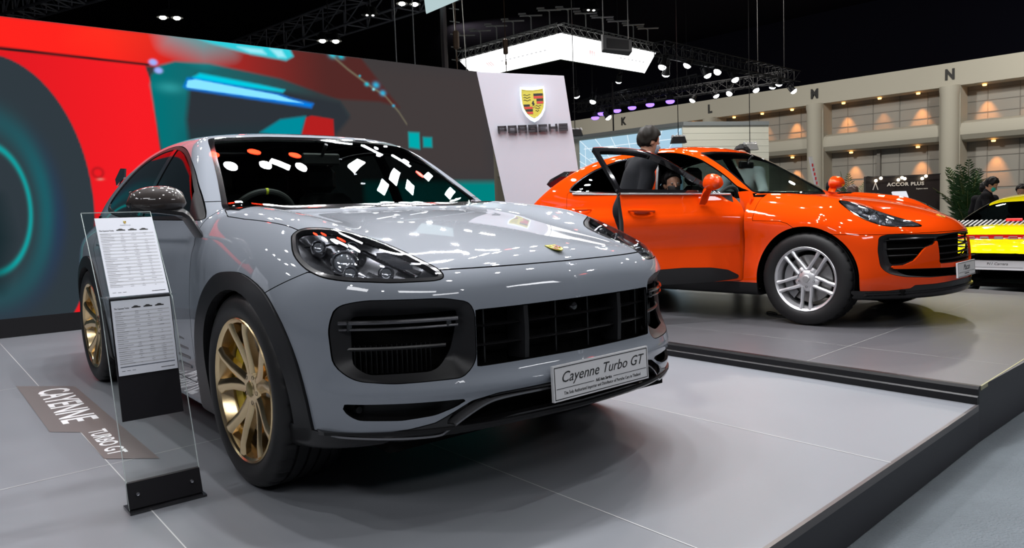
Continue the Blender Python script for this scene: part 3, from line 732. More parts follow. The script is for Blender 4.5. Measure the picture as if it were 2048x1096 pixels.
def bar_letters(word, o, e1, up, n, lw, lh, gap, th, dep, parent, m, name='letter'):
    W = len(word)*lw+(len(word)-1)*gap
    for i, ch in enumerate(word):
        b = MB(); x0 = -W/2+i*(lw+gap)
        for ax, ay, bx, by in GLYPH[ch]:
            p = (x0+ax*(lw-th)+th/2, ay*(lh-th)+th/2-lh/2); q = (x0+bx*(lw-th)+th/2, by*(lh-th)+th/2-lh/2)
            x, X, y, Y = min(p[0], q[0])-th/2, max(p[0], q[0])+th/2, min(p[1], q[1])-th/2, max(p[1], q[1])+th/2
            b.prism([(x, y), (X, y), (X, Y), (x, Y)], o, e1, up, n*dep)
        b.build(name, m, parent, smooth=False)
bar_letters('PORSCHE', tE1*.70+Vector((0, 0, 2.285))+tN*.03, tE1, (tUP).normalized(), tN, .128, .105, .020, .031, .05, TOWER, mat('black_sign_letters', (.02, .015, .02), .4))

# ---------------------------------------------------------------- projected text on the floor beside the grey car, painted in as flat colour
b = MB(); poly = [(-3.437, 5.158), (-2.992, 5.086), (-1.644, 3.405), (-1.910, 3.429), (-2.282, 3.902), (-2.466, 3.933)]
b.add([(x, y, .0022) for x, y in poly], [tuple(range(6))]); fd_ = tag(b.build('floor_projection', mat('brown_grey_projection', (.165, .140, .135), .35), smooth=False), 'brown-grey projected floor panel with white model lettering left of the acrylic stand', 'floor sign')
e1 = Vector((.607, -.772, 0)).normalized(); e2 = Vector((-e1.y, e1.x, 0))
b = MB(); put_text(b, 'CAYENNE', .245, (-2.765, 4.565, .0032), e1, e2, WHITE, extrude=.0003, sx=1.02, bold=.004); b.build('large_lettering', mat('white_projection', (.75, .75, .75), .4), fd_, smooth=False)
b = MB(); put_text(b, 'TURBO GT', .115, (-2.055, 3.715, .0032), e1, e2, WHITE, extrude=.0003, sx=.98, bold=.002)
b.build('small_lettering', mat('white_projection'), fd_, smooth=False)

# ---------------------------------------------------------------- acrylic price stand
def price_stand():
    PL = Vector((-1.455, 2.754, 0)); e = Vector((.775, .632, 0)); n = Vector((.632, -.775, 0)); W_ = .264
    root = empty('price_stand', tuple(PL+e*W_/2), 0, 'clear acrylic price stand with two spec sheets in front of the grey car', 'sign stand'); O = PL+e*W_/2
    P = lambda a, back, z: tuple(PL+e*a-n*back+Vector((0, 0, z))-O)
    AC = glass('clear_acrylic', (.965, .985, .975)); 
    prof = [(.0, .004), (.025, .10), (.225, .766), (.468, 1.125)]
    def sheet(name, prof, a0, a1, m, th=.005, par=root):
        b = MB(); rings = []
        for bk, z in prof: rings.append([P(a0, bk, z), P(a1, bk, z), P(a1, bk+th, z), P(a0, bk+th, z)])
        b.loft(rings); return b.build(name, m, par, smooth=False)
    back = sheet('acrylic_panel', prof, .0, W_, AC)
    b = MB(); ed = mat('acrylic_edge', (.55, .62, .60), .15, coat=1)
    for a in (0.0, W_): b.loft([[P(a-.0012, bk-.0005, z), P(a+.0012, bk-.0005, z), P(a+.0012, bk+.006, z), P(a-.0012, bk+.006, z)] for bk, z in prof])
    b.loft([[P(a, .467, 1.1235), P(a, .467, 1.127), P(a, .474, 1.127), P(a, .474, 1.1235)] for a in (0, W_)]); b.build('panel_edge', ed, back, smooth=False)
    b = MB(); b.loft([[P(a, .045, z) if False else P(a, k, .79) for k in (.09, .235)]+[P(a, k, .794) for k in (.235, .09)] for a in (.0, W_-.02)]); b.build('acrylic_shelf', AC, root, smooth=False)
    bk = mat('black_card', (.005, .0045, .007), .5, spec=.25)
    sheet('card_holder', [(.042, .335), (.112, .795)], .008, .226, bk, .008)
    sheet('card_holder', [(.114, .797), (.292, 1.112)], .008, .228, AC, .008)
    for (b0, z0), (b1, z1), kind in (((.064, .505), (.109, .785), 0), ((.114, .800), (.284, 1.100), 1)):
        b = MB(); th = .0012; f = -.0018
        b.loft([[P(.012, bb+f, z), P(.222, bb+f, z), P(.222, bb+f-th, z), P(.012, bb+f-th, z)] for bb, z in ((b0, z0), (b1, z1))])
        sh = b.build('spec_sheet', mat('paper_white', (.85, .86, .88) if kind else (.66, .68, .74), .6), root, smooth=False)
        o = Vector(P(.012, b0+f-th, z0)); up = Vector(P(.012, b1+f-th, z1))-o; H = up.length; up.normalize(); nn = e.cross(up); o += nn*.0003
        b = MB(); grey = mat('print_grey', (.30, .30, .33), .7)
        def rect(x0, x1, y0, y1, m): b.add([tuple(o+e*x+up*y) for x, y in ((x0, y0), (x1, y0), (x1, y1), (x0, y1))], [(0, 1, 2, 3)], m)
        rnd = random.Random(3+kind); y = H-(.062 if kind else .035)
        band = mat('print_band', (.52, .53, .56), .7)
        for c in range(3):
            x = .085+c*.042; cz = y+.006
            b.add([tuple(o+e*(x+p*.016)+up*(cz+q*.010)+nn*.0001) for p, q in ((-1, -.3), (1, -.3), (1, .1), (.55, .2), (.25, .55), (-.3, .6), (-.75, .15), (-1, .1))], [tuple(range(8))], INK)
        put_text(b, 'The Cayenne Turbo', .0085, o+e*.034+up*(y+.004)+nn*.0002, e, up, INK, extrude=.0001, sx=.75, bold=.0001)
        y -= .010; i = 0
        while y > .040:
            if i % 2 == 0: rect(.008, .202, y-.0026, y+.0026, band)
            rect(.008, .008+rnd.uniform(.02, .055), y-.0009, y+.0009, grey)
            for c in range(3):
                if rnd.random() < .75: w = rnd.choice((.006, .012, .018)); rect(.085+c*.042-w/2, .085+c*.042+w/2, y-.0009, y+.0009, grey)
            y -= .0075; i += 1
        rect(.150, .200, .012, .0145, INK)
        for j in range(3): rect(.012+j*.018, .024+j*.018, .016, .0175, INK)
        if not kind: rect(.008, .202, .030, .0335, mat('print_dark', (.08, .09, .12), .7))
        b.build('print', None, sh, smooth=False)
        if kind:
            crest(sh, o+e*.105+up*(H-.022), e, up, .013, 'small_shield', .0004)
            b = MB(); put_text(b, 'PORSCHE', .006, o+e*.105+up*(H-.035)+nn*.0001, e, up, grey, extrude=.0001, sx=1.3, space=1.2); b.build('brand_line', None, sh, smooth=False)
    b = MB(); b.loft([[P(a, -.006, .012), P(a, .022, .105), P(a, .040, .105), P(a, .030, .012)] for a in (.0, W_)]); blk = b.build('foot_block', bk, root, smooth=False, bevel=.001)
    b = MB(); b.loft([[P(a, .075, .0005), P(a, .075, .009), P(a, -.035, .009), P(a, -.035, .0005)] for a in (-.006, W_+.006)]); b.build('foot_plate', mat('black_acrylic', (.01, .01, .012), .1, coat=1), root, smooth=False)
    for a in (.033, .228):
        b = MB(); o = Vector(P(a, .006, .062)); d = (n+Vector((0, 0, .25))).normalized(); e2 = e.cross(d)
        for k, (r, h) in enumerate(((.0, .007), (.006, .006), (.0075, .004), (.0078, 0))): pass
        rings = [[tuple(o+d*h+(e*math.cos(q)+e2*math.sin(q))*r) for q in np.linspace(0, 2*PI, 17)[:-1]] for r, h in ((.0079, -.003), (.0078, .003), (.006, .006), (.001, .0068))]
        b.loft(rings); b.build('screw', CHROME, blk)
price_stand()
# ---------------------------------------------------------------- grey car: body surface (metres, x forward from the front axle)
CWX = Cur([-4.1, -3.7, -3.3, -2.8, -2.2, -1.6, -1.0, -.5, 0, .4, .75, 1.1], [.80, .875, .925, .945, .952, .955, .955, .953, .945, .925, .88, .80])
CSZ = Cur([.1, .4, .7, 1.0, 1.3], [-.028, -.006, -.002, -.035, -.13])
def CY(x, z):
    b = np.exp(-((z-.66)/.30)**2)
    return CWX(x)+CSZ(z)+b*(.042*np.exp(-((x+.02)/.52)**2)+.036*np.exp(-((x+2.93)/.55)**2))
CTC = Cur([-4.1, -3.7, -3.3, -2.8, -2, -1.2, -.8, -.4, 0, .3, .6, .8, .95, 1.1], [.98, 1.08, 1.13, 1.15, 1.145, 1.14, 1.13, 1.105, 1.065, 1.02, .968, .925, .87, .77])
def CT(x, y):
    q = np.clip((x-.1)/.9, 0, 1); q = q*q*(3-2*q); r = np.clip((x+1.2)/.8, 0, 1); r = r*r*(3-2*r)
    e = np.clip(y-.74, 0, 1)
    return CTC(x)-(.055+.15*q)*y**2+(.056*r*(1-.85*q))*np.exp(-((y-.71)/.15)**2)-(1.3+1.2*q)*e**2
CXF = Tab([.1, .22, .32, .42, .55, .68, .76, .84, .95, 1.1],
          [0, .25, .5, .7, .85, .95, 1.05],
 [[.86, .84, .78, .66, .52, .40, .28],
  [.93, .91, .85, .74, .60, .46, .32],
  [.955, .935, .885, .79, .66, .52, .36],
  [.965, .945, .89, .80, .67, .53, .36],
  [.955, .94, .89, .79, .65, .50, .34],
  [.955, .94, .89, .79, .64, .49, .32],
  [.955, .935, .885, .78, .63, .47, .30],
  [.925, .91, .86, .75, .60, .44, .26],
  [.82, .81, .77, .67, .52, .35, .15],
  [.55, .55, .5, .42, .3, .15, 0]])
CXR = Tab([.15, .4, .6, .9, 1.1, 1.3], [0, .4, .7, .85, 1.0],
 [[-3.85, -3.84, -3.80, -3.7, -3.45], [-4.0, -3.98, -3.92, -3.8, -3.5], [-4.03, -4.01, -3.94, -3.82, -3.5],
  [-3.97, -3.95, -3.88, -3.76, -3.45], [-3.88, -3.86, -3.78, -3.65, -3.35], [-3.72, -3.70, -3.6, -3.5, -3.2]])
CB = Cur([-4, -3.3, -2.9, -2, -.8, 0, .5, .75, 1.0], [.36, .26, .22, .21, .21, .21, .25, .285, .31])
_cxf = CXF
def CXF(z, y):
    return _cxf(z, y)+.030*np.exp(-((z-.462)/.034)**2)*np.clip(1.25-y*1.25, 0, 1)
# greenhouse
GY = Tab([-3.9, -3.4, -2.8, -2.2, -1.5, -.9, -.4], [1.0, 1.15, 1.3, 1.45, 1.6],
 [[.72, .66, .58, .48, .36], [.82, .76, .68, .58, .46], [.88, .82, .745, .655, .55], [.90, .85, .775, .69, .585],
  [.91, .865, .795, .71, .61], [.905, .86, .79, .705, .60], [.89, .84, .77, .69, .59]])
GW = Tab([1.0, 1.15, 1.3, 1.45, 1.6], [0, .3, .6, .8, .95],
 [[-.28, -.30, -.38, -.46, -.56], [-.52, -.545, -.625, -.71, -.81], [-.765, -.79, -.87, -.96, -1.06],
  [-1.02, -1.045, -1.125, -1.215, -1.32], [-1.31, -1.335, -1.41, -1.50, -1.6]])
GR = Tab([-4.1, -3.7, -3.3, -2.9, -2.5, -2.1, -1.7, -1.3, -.9], [0, .3, .6, .9],
 [[1.08, 1.08, 1.07, 1.05], [1.23, 1.225, 1.21, 1.17], [1.39, 1.385, 1.365, 1.31], [1.515, 1.51, 1.485, 1.42],
  [1.585, 1.58, 1.552, 1.485], [1.607, 1.602, 1.573, 1.50], [1.603, 1.598, 1.567, 1.49], [1.577, 1.572, 1.54, 1.465],
  [1.52, 1.515, 1.483, 1.41]])

def cay_F(P):
    x = P[:, 0]; y = np.abs(P[:, 1]); z = P[:, 2]
    s = y-CY(x, z); t = (z-CT(x, y))*.97; f = (x-CXF(z, y))*.93; r = (CXR(z, y)-x)*.95; b = (CB(x)-z)
    w = smax(s, t, .13); w = smax(w, f, .07); w = smax(w, r, .08); w = smax(w, b, .04)
    g = smax((y-GY(x, z))*.92, (z-GR(x, y)), .07); g = smax(g, (x-GW(z, y))*.5, .045)
    g = np.maximum(g, 1.0-z)
    return smin(w, g, .035)
# ---------------------------------------------------------------- grey car
GREY = mat('chalk_grey_paint', (.20, .222, .255), .65, 0., 1., spec=.15)
GBLK = mat('grille_black', (.0045, .0045, .005), .38)
GOLD = mat('satin_gold', (.86, .66, .38), .23, 1.)
TINT = glass('tinted_glass', (.30, .36, .36)); WSG = glass('windscreen_glass', (.80, .84, .82))
def build_cayenne():
    S = halves(implicit(cay_F, (-4.15, -.06, .1), (1.1, 1.15, 1.75), .03, 1))
    root = empty('suv_car', (CAYENNE[0], CAYENNE[1], CAYENNE[3]), CAYENNE[2], 'grey coupe SUV with gold wheels standing nearest on the stage beside the acrylic stand', 'car')
    gsel = lambda V: .5*(smax((np.abs(V[:, 1])-GY(V[:, 0], V[:, 2])), V[:, 2]-GR(V[:, 0], np.abs(V[:, 1])), .05)-(np.maximum(np.abs(V[:, 1])-CY(V[:, 0], V[:, 2]), V[:, 2]-CT(V[:, 0], np.abs(V[:, 1])))))
    # windscreen, side glass, black roof
    ws = fillet([(-.79, 1.0), (-.785, 1.10), (-.75, 1.17), (-.705, 1.285), (-.665, 1.40), (-.625, 1.50), (-.60, 1.535), (-.3, 1.548), (.1, 1.55), (.1, 1.0)], .02)
    f = lambda s: np.maximum(near(s, FRONT, ws, lambda V: (V[:, 0] > -1.65) & (V[:, 0] < -.40)), s.V[:, 0]*0+1.118-s.V[:, 2])
    W, S = S.cut(f(S)); seal = lambda s: f(s)+.022
    Wg, Wb = W.cut(seal(W))
    windscreen = srf_obj('windscreen', Wg, WSG, root, .005)
    srf_obj('windscreen_seal', Wb, GLOSSBLK, root, .01)
    dlo = np.concatenate([openspl([(-.665, 1.105), (-.76, 1.17), (-.88, 1.245), (-1.09, 1.366), (-1.34, 1.462), (-1.60, 1.515), (-1.9, 1.532), (-2.2, 1.518), (-2.49, 1.472), (-2.75, 1.39), (-2.97, 1.29), (-3.02, 1.22), (-2.85, 1.175), (-2.3, 1.128), (-1.6, 1.100)], 4), [(-.67, 1.082), (-.645, 1.090)]])
    fd = lambda s: near(s, SIDE, dlo, lambda V: (V[:, 1] < -.5) & (V[:, 2] > 1.03))
    D, S = carve(S, fd, .002)
    G, fr = D.cut(fd(D)+.020)
    srf_obj('window_frame', fr, mat('satin_frame', (.008, .008, .009), .38, spec=.25), root, .012)
    pil = [(-1.70, 1.60), (-1.615, 1.60), (-1.70, 1.05), (-1.80, 1.05)]
    tri = [(-.60, 1.05), (-.60, 1.5), (-.93, 1.30), (-.80, 1.08), (-.79, 1.05)]
    P, G = G.cut(near(G, SIDE, pil, lambda V: V[:, 0] < 9)); P2, G = G.cut(near(G, SIDE, tri, lambda V: V[:, 0] < 9))
    srf_obj('door_pillar', P, GLOSSBLK, root, .02); srf_obj('mirror_mount_panel', P2, mat('satin_frame'), root, .02)
    for g in sides(G):
        a, b = g.cut(-1.65-g.V[:, 0])
        srf_obj('front_side_window', a.off(-.004), TINT, root, .004); srf_obj('rear_side_window', b.off(-.004), TINT, root, .004)
    roofp = fillet([(-1.30, -.1), (-1.335, -.40), (-1.41, -.565), (-2.2, -.555), (-3.0, -.53), (-3.45, -.50), (-3.45, .1), (-1.30, .1)], [.02, .02, .06, .02, .02, .1, .02, .02])
    R, S = carve(S, lambda s: np.maximum(near(s, TOP, roofp, lambda V: (V[:, 2] > 1.25)), 1.25-s.V[:, 2]), .002)
    srf_obj('roof_panel', R, GLOSSBLK, root, .012)
    # headlights: outline in a plane facing the lamp
    dv = np.array([.62, -.42, .66]); dv /= np.linalg.norm(dv); e1 = np.cross((0, 0, 1.), dv); e1 /= np.linalg.norm(e1); e2 = np.cross(dv, e1)
    hp = [(.268, -.829, .986), (.238, -.810, 1.011), (.245, -.775, 1.030), (.287, -.730, 1.032), (.335, -.675, 1.025), (.38, -.615, 1.007), (.455, -.565, .978), (.595, -.540, .935), (.720, -.532, .900), (.801, -.520, .869), (.828, -.526, .848), (.825, -.550, .838), (.800, -.600, .835), (.745, -.694, .838), (.657, -.785, .846), (.579, -.832, .856), (.514, -.854, .872), (.43, -.862, .898), (.34, -.855, .938)]
    hp2 = loopspl([(np.dot(p, e1), np.dot(p, e2)) for p in hp], 3)
    fh = lambda s: near(s, (e1, e2), hp2, lambda V: (V[:, 0] > .1) & (V[:, 2] > .75))
    H, S = carve(S, fh, .0025)
    # bonnet, bumper, wings
    hood = [(1.0, .1), (1.0, 0), (.98, -.30), (.87, -.46), (.815, -.532), (.71, -.60), (.45, -.72), (.30, -.80), (.243, -.788), (.154, -.794), (.015, -.802), (-.25, -.815), (-.45, -.815), (-.60, -.775), (-.80, -.70), (-.80, .1)]
    slots = {}
    # front openings
    io = fillet([(-.866, .69), (-.845, .765), (-.78, .783), (-.55, .779), (-.468, .760), (-.452, .72), (-.454, .55), (-.50, .50), (-.72, .497), (-.82, .510), (-.862, .56)], .03)
    ii = fillet([(-.825, .728), (-.50, .735), (-.515, .64), (-.535, .575), (-.585, .527), (-.79, .527), (-.826, .56)], [.02, .02, .05, .05, .05, .03, .02])
    fx = lambda V: V[:, 0] > .45
    fio = lambda s: near(s, FRONT, io, fx); fii = lambda s: near(s, FRONT, ii, fx)
    I, S = carve(S, fio, .0015)
    frame, _ = I.cut(-fii(I)); frame = bowl(frame, fio, .055, .9)
    gc = [(-.450, .732), (-.25, .733), (.1, .735), (.1, .533), (-.25, .533), (-.452, .531)]
    _g, S = S.cut(near(S, FRONT, gc, fx))
    sl = fillet([(-.856, .432), (-.70, .429), (-.485, .425), (-.53, .400), (-.60, .378), (-.70, .369), (-.82, .375), (-.848, .400)], .015)
    _g, S = S.cut(near(S, FRONT, sl, fx))
    # lower black edge under the painted bumper
    low = [(-1.1, .35), (-.93, .332), (-.86, .325), (-.78, .327), (-.68, .336), (-.60, .352), (-.54, .382), (-.475, .415), (-.38, .432), (-.2, .438), (.1, .439), (.1, 0), (-1.1, 0)]
    L, S = carve(S, lambda s: near(s, FRONT, low, lambda V: V[:, 0] > .28), .001)
    mouth = fillet([(-.50, .420), (-.36, .428), (.1, .430), (.1, .345), (-.30, .343), (-.47, .325), (-.57, .345), (-.54, .385)], .01)
    _g, L = L.cut(near(L, FRONT, mouth, fx))
    srf_obj('front_splitter', L.off(.004), mat('satin_black', (.007, .007, .0075), .3, spec=.4, coat=.2), root, .012)
    # wheel arches
    def arch(cx, cz, r): return [(cx+r*math.cos(a), cz+r*math.sin(a)) for a in np.linspace(0, PI, 25)]+[(cx-r, -.1), (cx+r, -.1)]
    ARI = [arch(.01, .385, .415), arch(-2.90, .385, .415)]
    aro = [openspl([(.545, .25), (.540, .33), (.515, .48), (.44, .66), (.30, .79), (.12, .855), (-.05, .868), (-.22, .845), (-.38, .75), (-.50, .60), (-.56, .42), (-.575, .25)], 4), openspl([(-2.40, .25), (-2.40, .42), (-2.46, .62), (-2.58, .76), (-2.74, .85), (-2.92, .875), (-3.10, .845), (-3.26, .74), (-3.36, .56), (-3.40, .38)], 4)]
    aro = [np.concatenate([a, [(a[-1][0], -.1), (a[0][0], -.1)]]) for a in aro]
    out = lambda V: V[:, 1] < -.62
    for ai, ao in zip(ARI, aro):
        _g, S = S.cut(near(S, SIDE, ai, out))
        A, S = carve(S, lambda s: near(s, SIDE, ao, lambda V: (V[:, 1] < -.62)), .0015)
        if len(A.T): 
            for a in sides(A): srf_obj('wheel_arch_trim', a.off(.010), MATTE, root, .035)
    Hd, S = carve(S, lambda s: np.maximum(near(s, TOP, hood, lambda V: V[:, 2] > .82), .872-s.V[:, 2]), .002)
    srf_obj('bonnet', Hd, (GREY, DARK), root, .012)
    bum = [(.16, .755), (.205, .772), (.361, .835), (.47, .878), (.56, .874), (1.3, .8705), (1.3, -.1), (.16, -.1)]
    B, S = carve(S, lambda s: near(s, SIDE, bum, lambda V: V[:, 0] > .1), .002)
    srf_obj('front_bumper', B, (GREY, DARK), root, .014)
    fd1 = fillet([(-.64, 1.17), (-.60, .80), (-.60, .33), (-1.60, .33), (-1.66, .7), (-1.70, 1.17)], .04)
    fd2 = fillet([(-1.705, 1.17), (-1.665, .7), (-1.605, .33), (-2.30, .33), (-2.36, .55), (-2.55, .80), (-2.78, .95), (-2.90, 1.20)], .04)
    for nm, poly in (('front_door', fd1), ('rear_door', fd2)):
        Dd, S = carve(S, lambda s: near(s, SIDE, poly, lambda V: (V[:, 1] < -.5) & (V[:, 2] > .25)), .002)
        for d in sides(Dd): srf_obj(nm, d, (GREY, DARK), root, .014)
    _g, S = S.cut(S.V[:, 2]*0+np.where((S.N[:, 2] < -.6) & (S.V[:, 2] < .45), -1, 1.))
    srf_obj('body_shell', S, (GREY, DARK), root, .014)
    # headlight units
    for h, s in zip(sides(H), (-1, 1)):
        fr, ln = h.cut(-(fh(h)+.016))
        rim = srf_obj('headlight', fr, mat('headlight_rim', (.03, .03, .032), .2, coat=1.), root, .02)
        srf_obj('headlight_lens', ln, glass('clear_lens', (.93, .94, .95)), rim, .004)
        bw = bowl(h, fh, .11, 1.1); _q, bw = bw, Srf(bw.V, bw.N, bw.T)
        srf_obj('headlight_housing', bw.off(-.008), mat('lamp_housing', (.16, .16, .17), .2, .8), rim, .004)
        k = MB(); k.M = Matrix.Identity(4)
        nx = Vector((.75, s*.38, .45)).normalized()
        def lamp(x, y, z, r):
            q = Matrix.Translation((x, s*y, z)) @ Vector((0, 0, 1)).rotation_difference(nx).to_matrix().to_4x4(); k.M = q
            k.lathe([(r*1.15, -.04), (r*1.2, .0), (r*1.08, .006), (r, .0)], CHROME, n=24); k.ball((0, 0, -.012), (r*.95, r*.95, r*.5), mat('projector_lens', (.45, .47, .50), .03, .6, 1.), n=20, k=10); k.M = Matrix.Identity(4)
        lamp(.505, .735, .905, .043); 
        for x, y, z in ((.36, .765, .962), (.43, .665, .950), (.60, .765, .872), (.66, .655, .866)): lamp(x, y, z, .024)
        k.build('lamp_module', None, rim)
        q = MB()
        for j in range(9):
            t = j/8; q.box((.59+.10*t, s*(.625-.035*t), .925-.04*t), (.006, .045, .02), CHROME, rz=s*.5)
        path = [Vector(p) for p in ((.30, -.79, .975), (.36, -.70, .985), (.47, -.62, .955), (.62, -.585, .905), (.74, -.565, .865))]
        q.tube([Vector((p.x, -p.y*s if s > 0 else p.y, p.z))-Vector((.02, 0, .02)) for p in path], .006, CHROME, n=6)
        lowp = ((.44, -.83, .875), (.55, -.80, .848), (.66, -.73, .836), (.75, -.64, .832))
        q.tube([(p[0]-.03, -p[1]*s if s > 0 else p[1], p[2]+.012) for p in lowp], .005, CHROME, n=6)
        q.build('chrome_trim', None, rim)
    # intakes with lamp bars and slats
    for h, s in zip(sides(frame), (-1, 1)):
        o = srf_obj('air_intake', h, MATTE, root, .01)
        X = lambda y, z: float(CXF(np.array([z]), np.array([abs(y)]))[0])
        b = MB(); ys = np.linspace(-.835, -.50, 12)
        for z, r, dx in ((.706, .0085, .012), (.683, .005, .012)): b.tube([(X(y, z)-dx-.012, -y*s if s > 0 else y, z) for y in ys], r, n=8)
        for y in (-.81, -.53): b.box((X(y, .695)-.026, -y*s if s > 0 else y, .695), (.012, .02, .036), bev=.003)
        b.build('daytime_lamp_bar', mat('smoked_bar', (.10, .10, .105), .12, .9), o)
        b = MB(); b.tube([(X(y, .61)-.05, -y*s if s > 0 else y, .612) for y in np.linspace(-.82, -.53, 8)], [.007]*8, n=6)
        for y in np.linspace(-.81, -.56, 18): b.box((X(y, .57)-.10, -y*s if s > 0 else y, .57), (.02, .003, .10))
        b.build('intake_slats', GBLK, o)
        b = MB(); pts = [(X(y, .6)-.16, -y*s if s > 0 else y) for y in np.linspace(-.90, -.44, 10)]
        b.loft([[(p[0], p[1], .47), (p[0], p[1], .80), (p[0]-.01, p[1], .80), (p[0]-.01, p[1], .47)] for p in pts]); b.build('intake_backing', DARK, o)
        b = MB(); X2 = lambda y: X(y, .40); pts = [(X2(y)-.07, -y*s if s > 0 else y) for y in np.linspace(-.88, -.45, 9)]
        b.loft([[(p[0], p[1], .35), (p[0], p[1], .45), (p[0]-.01, p[1], .45), (p[0]-.01, p[1], .35)] for p in pts])
        b.lathe([(0, .0), (.012, 0), (.014, -.02)], n=12, axis='X', c=(X2(-.80)-.04, s*.80, .405)); b.build('lower_duct', BLACK, o)
    X = lambda y, z: float(CXF(np.array([z]), np.array([abs(y)]))[0])
    b = MB(); ys = np.linspace(-.455, .455, 25)
    b.loft([[(X(y, .6)-.10, y, .45), (X(y, .6)-.10, y, .80), (X(y, .6)-.11, y, .80), (X(y, .6)-.11, y, .45)] for y in ys], DARK)
    gr = b.build('radiator_grille', DARK, root)
    b = MB()
    for z in (.668, .600): b.loft([[(X(y, z)-.028, y, z-.003), (X(y, z)-.022, y, z), (X(y, z)-.028, y, z+.004), (X(y, z)-.06, y, z+.004), (X(y, z)-.06, y, z-.004)] for y in ys])
    b.build('grille_bars', GBLK, gr)
    for y in (-.245, .245):
        b = MB(); x = X(y, .63); b.loft([[(x-.004-abs(z-.64)*.05, y-.010, z), (x-.004-abs(z-.64)*.05, y+.010, z), (x-.09, y+.022, z), (x-.09, y-.022, z)] for z in np.linspace(.537, .728, 6)]); b.build('grille_fin', MATTE, gr)
    for y in (-.085, .085, -.40, .40): b = MB(); b.box((X(y, .63)-.05, y, .633), (.03, .006, .195)); b.build('grille_rib', GBLK, gr)
    b = MB(); b.lathe([(0, .012), (.014, .010), (.02, .0), (.024, -.03)], n=16, axis='X', c=(X(.0, .69)-.035, .0, .70)); b.build('front_camera', GLOSSBLK, gr)
    # splitter blade line and lip
    for s in (-1, 1):
        pts = openspl([(.60, -.878, .318), (.66, -.85, .316), (.76, -.735, .307), (.83, -.60, .302), (.853, -.56, .318), (.885, -.50, .362), (.912, -.43, .400), (.932, -.36, .414), (.955, -.2, .418), (.965, 0, .418)], 4)
        b = MB(); b.loft([[(p[0]+.012, -p[1]*s if s > 0 else p[1], p[2]-.004), (p[0]+.012, -p[1]*s if s > 0 else p[1], p[2]+.003), (p[0]-.03, -p[1]*s if s > 0 else p[1], p[2]+.010), (p[0]-.03, -p[1]*s if s > 0 else p[1], p[2]-.008)] for p in pts])
        b.build('splitter_blade', mat('gunmetal_edge', (.16, .16, .17), .22, .6, .6), root)
    b = MB(); ys = np.linspace(-.9, .9, 31)
    b.loft([[(X(y, .33)-.01-.0*abs(y), y, .318-.0*y), (X(y, .33)+.012, y, .322), (X(y, .33)+.010, y, .332), (X(y, .33)-.05, y, .335), (X(y, .33)-.3, y, .30), (X(y, .33)-.3, y, .28)] for y in ys]); b.build('lower_lip', mat('satin_black'), root)
    b = MB(); b.loft([[(X(y, .4)-.08, y, .30), (X(y, .4)-.08, y, .45), (X(y, .4)-.09, y, .45), (X(y, .4)-.09, y, .30)] for y in np.linspace(-.6, .6, 15)])
    b.build('lower_intake_backing', DARK, root)
    # number plate
    n = Vector((1, .0, .0)); pc = Vector((1.0, .078, .437)); e1 = Vector((.0, 1, 0)); e1 = Vector((-.035, 1, 0)).normalized(); e2 = Vector((-.03, 0, 1)).normalized()
    b = MB(); nn = e1.cross(e2)
    w2, h2 = .270, .066
    b.prism([(-w2, -h2), (w2, -h2), (w2, h2), (-w2, h2)], pc-nn*.012, e1, e2, nn*.012, mat('plate_face', (.62, .62, .63), .35))
    plate = b.build('number_plate', None, root, smooth=False)
    b = MB(); k = .006
    for a0, a1, c0, c1 in ((-w2+k, w2-k, h2-k-.003, h2-k), (-w2+k, w2-k, -h2+k, -h2+k+.003), (-w2+k, -w2+k+.003, -h2+k, h2-k), (w2-k-.003, w2-k, -h2+k, h2-k), (-w2+.015, -.055, -.0215, -.0195), (.055, w2-.015, -.0215, -.0195)):
        b.prism([(a0, c0), (a1, c0), (a1, c1), (a0, c1)], pc, e1, e2, nn*.0008, INK)
    put_text(b, 'Cayenne Turbo GT', .056, pc+e2*.018+nn*.0005, e1, e2, INK, extrude=.0004, shear=.35, sx=1.04, bold=.0)
    put_text(b, 'AAS Auto Service', .0165, pc-e2*.0205+nn*.0005, e1, e2, INK, extrude=.0004, sx=.75, bold=.0003)
    put_text(b, 'The Sole Authorized Importer and Distributor of Porsche Cars in Thailand', .0175, pc-e2*.040+nn*.0005, e1, e2, INK, extrude=.0004, sx=.82)
    b.build('plate_lettering', INK, plate, smooth=False)
    b = MB(); b.box(pc-nn*.04+Vector((0, 0, .0)), (.055, .16, .06), BLACK); b.build('plate_bracket', None, plate)
    # bonnet badge
    T0 = Vector((.80, 0, float(CT(np.array([.80]), np.array([0.]))[0]))); T1 = Vector((.845, 0, float(CT(np.array([.845]), np.array([0.]))[0])))
    e2 = (T0-T1).normalized(); e1 = Vector((0, 1, 0)); crest(root, (T0+T1)/2+Vector((.0, .012, .0)), e1, e2, .072, 'bonnet_badge', .003)
    # mirrors
    CARB = mat('carbon_weave', (.030, .024, .022), .5, coat=1., spec=.1)
    for s in (-1,):
        rings = []; cx, cy, cz = -.59, 1.075, 1.160
        for t in np.linspace(-1, 1, 13):
            w = math.sqrt(max(0, 1-abs(t)**2.6)); a = .075*(w*.9+.1)*(1.0-.12*t); up = .078*(w*.92+.08)*(1-.10*t); dn = .042*(w*.9+.1)
            rings.append([(cx+a*math.cos(q)*(1 if math.cos(q) > 0 else .55), s*(cy+.125*t), cz+(up if math.sin(q) > 0 else dn)*math.sin(q)) for q in np.linspace(0, 2*PI, 21)[:-1]])
        b = MB(); b.loft(rings); cap = b.build('wing_mirror', CARB, root, angle=60)
        b = MB(); b.box((cx-.045, s*cy, cz+.018), (.006, .20, .085), mat('mirror_glass', (.5, .5, .52), .02, 1.), bev=.002); b.build('mirror_face', None, cap)
